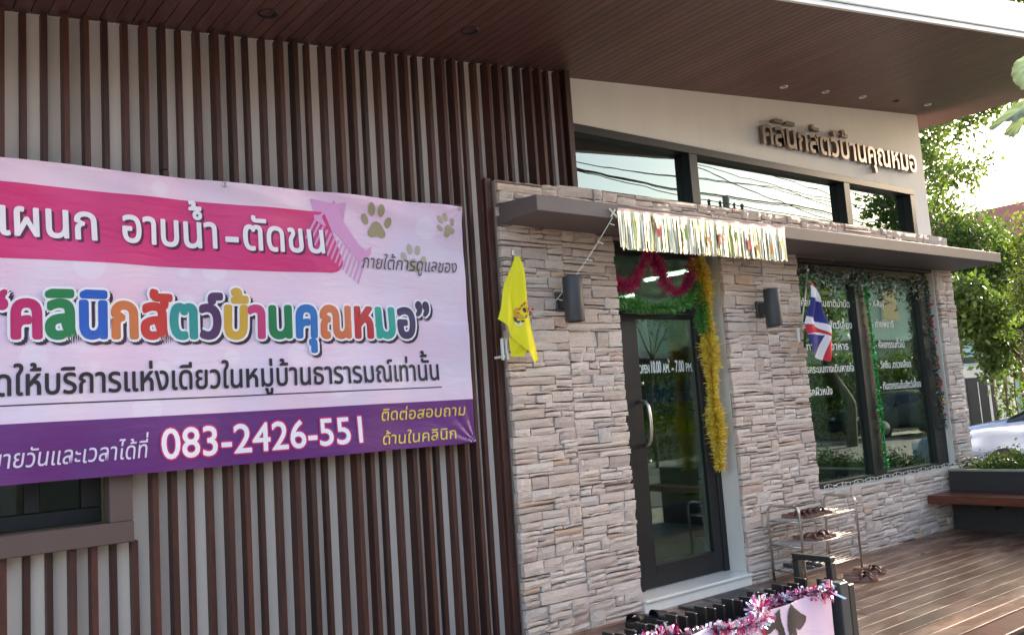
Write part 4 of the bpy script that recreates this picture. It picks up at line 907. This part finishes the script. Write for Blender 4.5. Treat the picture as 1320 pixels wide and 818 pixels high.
tree('garden_tree', (17.6, 4.2, GZ), 3, [(17.4, 3.95, 4.35, .8, .6, .75), (17.6, 3.3, 3.95, .8, .5, .6), (17.9, 4.9, 4.2, .9, .8, .9), (17.5, 3.5, 3.2, .7, .6, .6), (17.6, 2.5, 3.6, .6, .5, .55)], 20000, .09, M['leaf_dark'], 'dense dark green tree rising above the stone parapet corner', BT)
tree('garden_tree', (13.6, .2, GZ), 2.2, [(12.6, .2, 3.2, .6, .42, .45), (12.6, -.2, 2.75, .6, .5, .4), (13, -.9, 3.4, .7, .6, .6), (12.4, .42, 2.55, .4, .25, .3)], 15000, .075, M['leaf_bright'], 'bright yellow green tree at the right side of the road', BT, r0=.06)
tree('garden_tree', (14.8, 1.2, GZ), 1.9, [(14, 2.2, 2.75, .5, .42, .28), (14, 2.0, 2.35, .45, .32, .3), (14, 1.65, 2.5, .4, .35, .22), (14.1, 1.82, 1.9, .3, .2, .45)], 5500, .11, M['leaf_mid'], 'broad leaved young tree hanging over the white garden wall', BT, r0=.035)
tree('garden_tree', (21, 3.6, GZ), 7, [(20.4, 3.2, 9.7, .9, .9, .8), (20.6, 2.4, 9.9, .9, .9, .8), (21.5, 4.2, 9.2, 1., 1., .9), (21, 3.4, 8.4, .8, .8, .6)], 5000, .15, M['leaf_mid'], 'tallest tree, its crown showing above the white roof fascia', BT)
tree('garden_tree', (24, 9, GZ), 5, [(24, 9.5, 6, 2, 1.6, 1.5), (25, 7.4, 5, 1.6, 1.4, 1.2), (24, 11, 5.6, 2, 2, 1.6)], 9000, .2, M['leaf_mid'], 'wide tree behind the garden wall in front of the tiled roof', BT)
tree('garden_tree', (15.1, -1.2, GZ), 1.2, [(15, -.8, 1.9, .4, 1.0, .9), (15, -2.0, 1.7, .4, .9, .8), (15, .3, 2.0, .4, .7, .8), (15.1, -1.3, 2.9, .4, 1., .6)], 15000, .08, M['leaf_mid'], 'unseen shrub added beside the vine trellis to break up the sun on the deck', BT, r0=.05)  # added out of view, its crown dapples the sunlight reaching the deck
pm = empty('palm_tree', (18.6, 3.2, GZ), 'small palm with drooping blue green fronds behind the wall', 'palm')
MB().tube([(18.6, 3.2, GZ), (18.6, 3.3, 3.2)], [.12, .09], 10).build('trunk', M['bark'], pm, True)
V = []
for q in range(22):
    a = RNG.uniform(0, 2*math.pi); el = RNG.uniform(-.1, 1.1); L_ = RNG.uniform(1.2, 1.7); c0 = np.array([18.6, 3.3, 3.3])
    for t in np.linspace(.12, 1, 34):
        p = c0+L_*t*np.array([math.cos(a)*math.cos(el), math.sin(a)*math.cos(el), math.sin(el)-.75*t])
        for sg_ in (-1, 1):
            sd = np.array([-math.sin(a), math.cos(a), -.5*sg_*0-.45])*1; sd[:2] *= sg_; ll = .32*(1-.6*t)*RNG.uniform(.8, 1.1); f_ = np.array([math.cos(a), math.sin(a), 0])*.02; e = p+unit(sd[None])[0]*ll+np.array([math.cos(a), math.sin(a), 0])*.1
            V.append([p-f_*.5, p+f_*.5, e+f_*.2, e-f_*.2])
quads_obj('fronds', np.array(V), M['leaf_blue'], pm, np.clip(RNG.normal(.5, .25, len(V)), 0, 1), 'stuff')
h1 = empty('house', (32, 9, GZ), 'distant house with a red tiled hip roof behind the trees', 'house')
MB().bbox((29, 4, GZ), (37, 14, 5.6), .02).build('wall', M['house_white'], h1)
MB().add([(28.3, 3.2, 5.5), (37.7, 3.2, 5.5), (37.7, 14.8, 5.5), (28.3, 14.8, 5.5), (32, 8, 7.4), (34, 8, 7.4), (34, 10, 7.4), (32, 10, 7.4)], [(0, 1, 5, 4), (1, 2, 6, 5), (2, 3, 7, 6), (3, 0, 4, 7), (4, 5, 6, 7), (0, 3, 2, 1)]).build('roof', M['roof_red'], h1)
h2 = empty('house', (24, 5.4, GZ), 'pale blue walled house part hidden by the palm', 'house'); MB().bbox((22, 3.0, GZ), (27, 6.4, 3.6), .02).build('wall', M['house_teal'], h2)
MB().bbox((21.7, 2.8, 3.6), (27.3, 6.6, 3.75), .02).build('roof', M['house_white'], h2); MB().bbox((21.98, 4.4, 1.4), (22.02, 5.4, 2.6), .01).build('window', M['carglass'], h2)

# ------------------------------------------------------------------ cars
def car(name, x, y, rz, label, paint):
    t = empty(name, (x, y, GZ), label, 'car'); t.rotation_euler = (0, 0, rz)
    # stations along the length: (pos, half width, belt z, roof z)
    ST = [(-2.25, .62, .55, .55), (-2.2, .74, .78, .78), (-2.0, .82, .92, .93), (-1.6, .86, .97, .985), (-1.35, .87, .98, 1.03), (-.95, .87, .98, 1.26), (-.45, .88, .98, 1.42), (.2, .88, .97, 1.45), (.65, .88, .965, 1.38), (1.05, .88, .95, 1.15), (1.35, .87, .93, .96), (1.75, .84, .88, .885), (2.1, .78, .78, .78), (2.25, .66, .58, .58)]
    def sec(s_):
        px, hw, bz_, rz_ = s_; lo = .24 if abs(px) < 2.2 else .34; rw = hw*.72 if rz_ > bz_+.05 else hw*.8
        pr = [(-hw*.9, lo), (-hw, lo+.12), (-hw, bz_-.14), (-hw*.96, bz_), (-rw, max(rz_-.03, bz_+.005)), (-rw*.8, rz_+.0), (0, rz_+.02), (rw*.8, rz_), (rw, max(rz_-.03, bz_+.005)), (hw*.96, bz_), (hw, bz_-.14), (hw, lo+.12), (hw*.9, lo)]
        return [(px, a, b) for a, b in pr]
    mb = MB(); n = 13
    for s_ in ST: mb.v += sec(s_)
    for i in range(len(ST)-1):
        for j in range(n):
            side = j in (3, 8) and min(ST[i][3]-ST[i][2], ST[i+1][3]-ST[i+1][2]) > .04
            scr = j in (4, 5, 6, 7) and (ST[i+1][3]-ST[i][3] > .1 or ST[i][3]-ST[i+1][3] > .1) and max(ST[i][3], ST[i+1][3]) > 1.2
            mb.f.append((i*n+j, i*n+(j+1) % n, (i+1)*n+(j+1) % n, (i+1)*n+j)); mb.mi.append(1 if side or scr else 0)
    mb.f.append(tuple(range(n))); mb.f.append(tuple((len(ST)-1)*n+j for j in range(n))[::-1]); mb.mi += [0, 0]
    b = mb.build('body', [paint, M['carglass']], t); b.data.transform(Matrix.Translation(Vector((x, y, GZ)))); b.data.update()
    for p in b.data.polygons: p.use_smooth = True
    bv = b.modifiers.new('sub', 'SUBSURF'); bv.levels = bv.render_levels = 1
    for px in (-1.35, 1.35):
        for sg_ in (-1, 1):
            w_ = MB(); pr = [(.0, -.1), (.24, -.1), (.31, -.07), (.32, 0), (.31, .07), (.24, .1), (.0, .1)]; v0 = len(w_.v); w_.lathe((0, 0, 0), pr, 20)
            w_.v = [(px+a, sg_*.80+c, .32+bb) for a, bb, c in w_.v]; o = w_.build('wheel', M['tyre'], None, True); o.parent = t
            r2 = MB(); r2.lathe((0, 0, 0), [(0, .105), (.2, .108), (.21, .1)], 14); r2.v = [(px+a, sg_*(.80+c), .32+bb) for a, bb, c in r2.v]; o = r2.build('rim', M['metal'], None, True); o.parent = t
    for sg_ in (-1, 1):
        o = MB().bbox((-2.235, sg_*.62-.14, .66), (-2.08, sg_*.62+.14, .8), .02).build('tail_light', M['red_lamp'], None); o.parent = t
        o = MB().bbox((2.02, sg_*.58-.15, .6), (2.215, sg_*.58+.15, .72), .02).build('headlight', M['whiteplastic'], None); o.parent = t
        o = MB().bbox((.75, sg_*.9-.07, .98), (.9, sg_*.9+.07, 1.08), .02).build('mirror', paint, None); o.parent = t
        o = MB().box((-.4, sg_*.885-.004, .3), (-.39, sg_*.885+.004, .95)).build('door_seam', M['black'], None); o.parent = t
    o = MB().bbox((-2.26, -.22, .52), (-2.235, .22, .63), .005).build('number_plate', M['whiteplastic'], None); o.parent = t
    return t
cA = car('parked_car', 13.6, -.15, R(-90), 'silver sedan parked beyond the planter shrubs', M['carpaint'])

# ================================================================== across the street: what the glass reflects
ST_ = 'trees across the street'
tree('street_tree', (29, -10.5, GZ), 5, [(29.6, -10, 7.6, 1.6, 1.2, 1.2), (30.5, -9.6, 6.2, 1.6, 1.2, 1.1), (32, -11, 8.3, 2.0, 1.6, 1.4), (28.3, -9.6, 8.8, .9, .8, .5)], 5200, .26, M['leaf_mid'], 'tall street tree reflected in the right upper pane', ST_)
tree('street_tree', (22, -9.0, GZ), 2.4, [(20.3, -8.6, 3.5, 1.0, .8, .8), (18.8, -8.4, 4.0, .8, .7, .7), (19.5, -8.6, 3.1, .7, .6, .5)], 2600, .16, M['leaf_mid'], 'rounded street tree reflected in the shop window', ST_)
tree('street_tree', (15.5, -10, GZ), 2.6, [(15.6, -10, 4.4, .9, .8, .8), (16.6, -9.8, 3.7, .7, .7, .5), (14.6, -10.4, 4.9, .8, .8, .7), (17, -10.2, 5.2, .8, .8, .7)], 4200, .15, M['leaf_mid'], 'leafy street tree reflected in the glass door', ST_, r0=.06)
tree('street_tree', (8, -13, GZ), 4, [(8, -13, 5, 2.2, 1.6, 1.8), (5.5, -13, 4, 1.8, 1.4, 1.6), (10.5, -13.5, 4.6, 1.6, 1.4, 1.5)], 7000, .24, M['leaf_mid'], 'broad street tree standing straight across from the shop', ST_)
def house(name, x0, y0, x1, y1, h, wall, label):
    t = empty(name, ((x0+x1)/2, (y0+y1)/2, GZ), label, 'house', 'houses across the street'); MB().bbox((x0, y0, GZ), (x1, y1, h), .02).build('wall', wall, t)
    MB().add([(x0-.5, y0-.5, h), (x1+.5, y0-.5, h), (x1+.5, y1+.5, h), (x0-.5, y1+.5, h), (x0+2, (y0+y1)/2, h+1.5), (x1-2, (y0+y1)/2, h+1.5)], [(0, 1, 5, 4), (1, 2, 5), (2, 3, 4, 5), (3, 0, 4), (0, 3, 2, 1)]).build('roof', M['roof_red'] if 'tiled' in label else M['house_white'], t)
    n = int((x1-x0)/2.2)
    for zz in ([1.0, 3.9] if h > 5 else [1.0]):
        for q in range(n):
            a = x0+.7+q*2.2; f = MB().bbox((a, y1-.02, zz), (a+1.2, y1+.04, zz+1.3), .01).build('window', M['house_white'], t); MB().bbox((a+.08, y1+.041, zz+.08), (a+1.12, y1+.05, zz+1.22), .005).build('pane', M['carglass'], f)
    MB().bbox((x0-.3, y1+.005, h*.5), (x1+.3, y1+.7, h*.5+.12), .01).build('ledge', wall, t)
    return t
house('house', 24, -22, 36, -13, 6.2, M['house_teal'], 'two storey pale teal house reflected in the shop window'); house('house', 12, -24, 21, -15, 5.6, M['house_white'], 'white house with a flat pale roof across the street')
house('house', -4, -24, 9, -16, 5.8, M['house_white'], 'white house with a red tiled roof across the street')
P = np.stack([RNG.uniform(14, 35, 26000), RNG.uniform(-12.4, -11.6, 26000), -.05+2.6*RNG.beta(1.5, 1.2, 26000)], 1); P[:, 2] += .18*np.sin(P[:, 0]*1.7)
hg = empty('street_hedge', (24, -12, GZ), 'clipped green hedge above the low wall across the street', 'hedge'); quads_obj('leaves', leaf_quads(P, .14), M['leaf_mid'], hg, np.clip(RNG.normal(.5, .28, 26000), 0, 1), 'stuff')
bw = empty('boundary_wall', (20, -9.6, GZ), 'low pale boundary wall across the street', 'wall'); MB().bbox((2, -12.2, GZ), (34, -12.0, .8), .01).build('wall_panel', M['concrete_pole'], bw)
for q in range(8): MB().bbox((2+q*4.4, -12.25, GZ), (2.3+q*4.4, -11.95, 1.5), .01).build('pillar', M['house_white'], bw)
cB = car('street_car', 27, -10.2, R(205), 'dark grey car waiting in the street, seen only as a reflection', M['lampgrey'])
up = empty('utility_pole', (20.5, -11, GZ), 'concrete utility pole with crossarm and insulators across the street', 'pole')
MB().tube([(20.5, -11, GZ), (20.5, -11, 7.3)], [.16, .1], 12).build('shaft', M['concrete_pole'], up, True); MB().bbox((19.6, -11.06, 6.85), (21.4, -10.94, 6.95), .01).build('crossarm', M['concrete_pole'], up)
for a in (19.7, 20.2, 20.9, 21.3): MB().lathe((a, -11, 6.95), [(.02, 0), (.05, .03), (.03, .07), (.06, .11), (.03, .17), (0, .2)], 10).build('insulator', M['lampgrey'], up, True)
for q, (yy, z0_, kz) in enumerate(((-12.0, 7.971, .0037), (-11.0, 7.953, -.0326), (-10.5, 8.032, -.0567), (-12.0, 10.54, -.0991), (-11.0, 10.604, -.1099), (-13.0, 8.436, -.0007), (-11.05, 7.995, -.036), (-9.0, 10.305, -.1811), (-9.5, 9.834, -.1019))):
    pts = [(-6+46*t/40, yy, z0_+kz*(-6+46*t/40)-.25*math.sin(math.pi*((t/40*3) % 1))+.2) for t in range(41)]; pts = [p for p in pts if p[2] > 4.6]
    o = MB().tube(pts, (.022 if q == 1 else .013), 5).build('overhead_cable', M['wire']); tag(o, ['highest', 'second', 'third', 'fourth', 'fifth', 'sixth', 'seventh', 'eighth', 'lowest'][q]+' black overhead cable strung along the street', 'cable', 'overhead cables')
# ------------------------------------------------------------------ papaya plant at the right, its big pale leaves hang into view
pp = empty('papaya_tree', (6.1, -2.75, GZ), 'papaya tree whose large pale lobed leaves hang into the top right', 'tree')
MB().tube([(6.1, -2.75, GZ), (6.08, -2.72, 2.0), (6.05, -2.7, 3.9)], [.09, .075, .05], 12).build('trunk', M['bark'], pp, True)
def lobe(pts, yoff, mat=M['papaya']):
    """leaf lobe given by its outline (y, z) at x ~ 5.4, folded about its middle line"""
    cy_ = sum(p[0] for p in pts)/len(pts); cz_ = sum(p[1] for p in pts)/len(pts); mb = MB()
    def f(y_, z_): return (5.4+yoff+.10*math.sin((z_-cz_)*9)+.07*abs(y_-cy_+.45*(z_-cz_)), y_, z_)
    rj = random.Random(int(yoff*100)); q2 = []
    for q in range(len(pts)):
        a, b = pts[q], pts[(q+1) % len(pts)]
        for t in (0, .33, .66): q2.append((a[0]+(b[0]-a[0])*t+rj.uniform(-.006, .006)*(t > 0), a[1]+(b[1]-a[1])*t+rj.uniform(-.006, .006)*(t > 0)))
    pts = q2; mb.v.append(f(cy_, cz_)); n = len(pts)
    for s_ in (.5, 1): mb.v += [f(cy_+(p[0]-cy_)*s_, cz_+(p[1]-cz_)*s_) for p in pts]
    for q in range(n):
        mb.f.append((0, 1+q, 1+(q+1) % n)); mb.f.append((1+q, 1+n+q, 1+n+(q+1) % n, 1+(q+1) % n)); mb.mi += [0, 0]
    o = mb.build('leaf', mat, pp, True, attr=('leaf_tone', [.75 if i == 0 else .45+.3*math.sin(i*1.3) for i in range(len(mb.v))], 1)); m = o.modifiers.new('s', 'SOLIDIFY'); m.thickness = .002
lobe([(-2.66, 3.45), (-2.47, 3.36), (-2.38, 3.30), (-2.318, 3.262), (-2.322, 3.21), (-2.33, 3.165), (-2.36, 3.11), (-2.40, 3.045), (-2.45, 3.02), (-2.52, 3.05), (-2.62, 3.12), (-2.72, 3.3)], .0)
lobe([(-2.64, 3.19), (-2.46, 3.105), (-2.34, 3.065), (-2.25, 3.02), (-2.19, 2.965), (-2.15, 2.92), (-2.16, 2.895), (-2.185, 2.885), (-2.215, 2.91), (-2.25, 2.925), (-2.30, 2.90), (-2.36, 2.92), (-2.44, 2.96), (-2.62, 3.03)], .06)
lobe([(-2.38, 3.04), (-2.30, 2.99), (-2.25, 2.95), (-2.222, 2.90), (-2.215, 2.865), (-2.235, 2.845), (-2.255, 2.825), (-2.285, 2.818), (-2.31, 2.84), (-2.32, 2.89), (-2.345, 2.93), (-2.40, 2.95), (-2.48, 2.98), (-2.47, 3.05)], .1)
m_ = MB()
for e in ((5.42, -2.5, 3.2), (5.5, -2.45, 3.05), (6.6, -3.3, 3.9), (6.5, -2.3, 4.1)): m_.tube([(6.05, -2.7, 3.75), (5.9, -2.68, 3.6) if e[0] < 6 else (6.3, -2.8, 4.0), e], [.014, .01, .007], 6)
m_.build('leaf_stalks', M['leaf_mid'], pp, True)
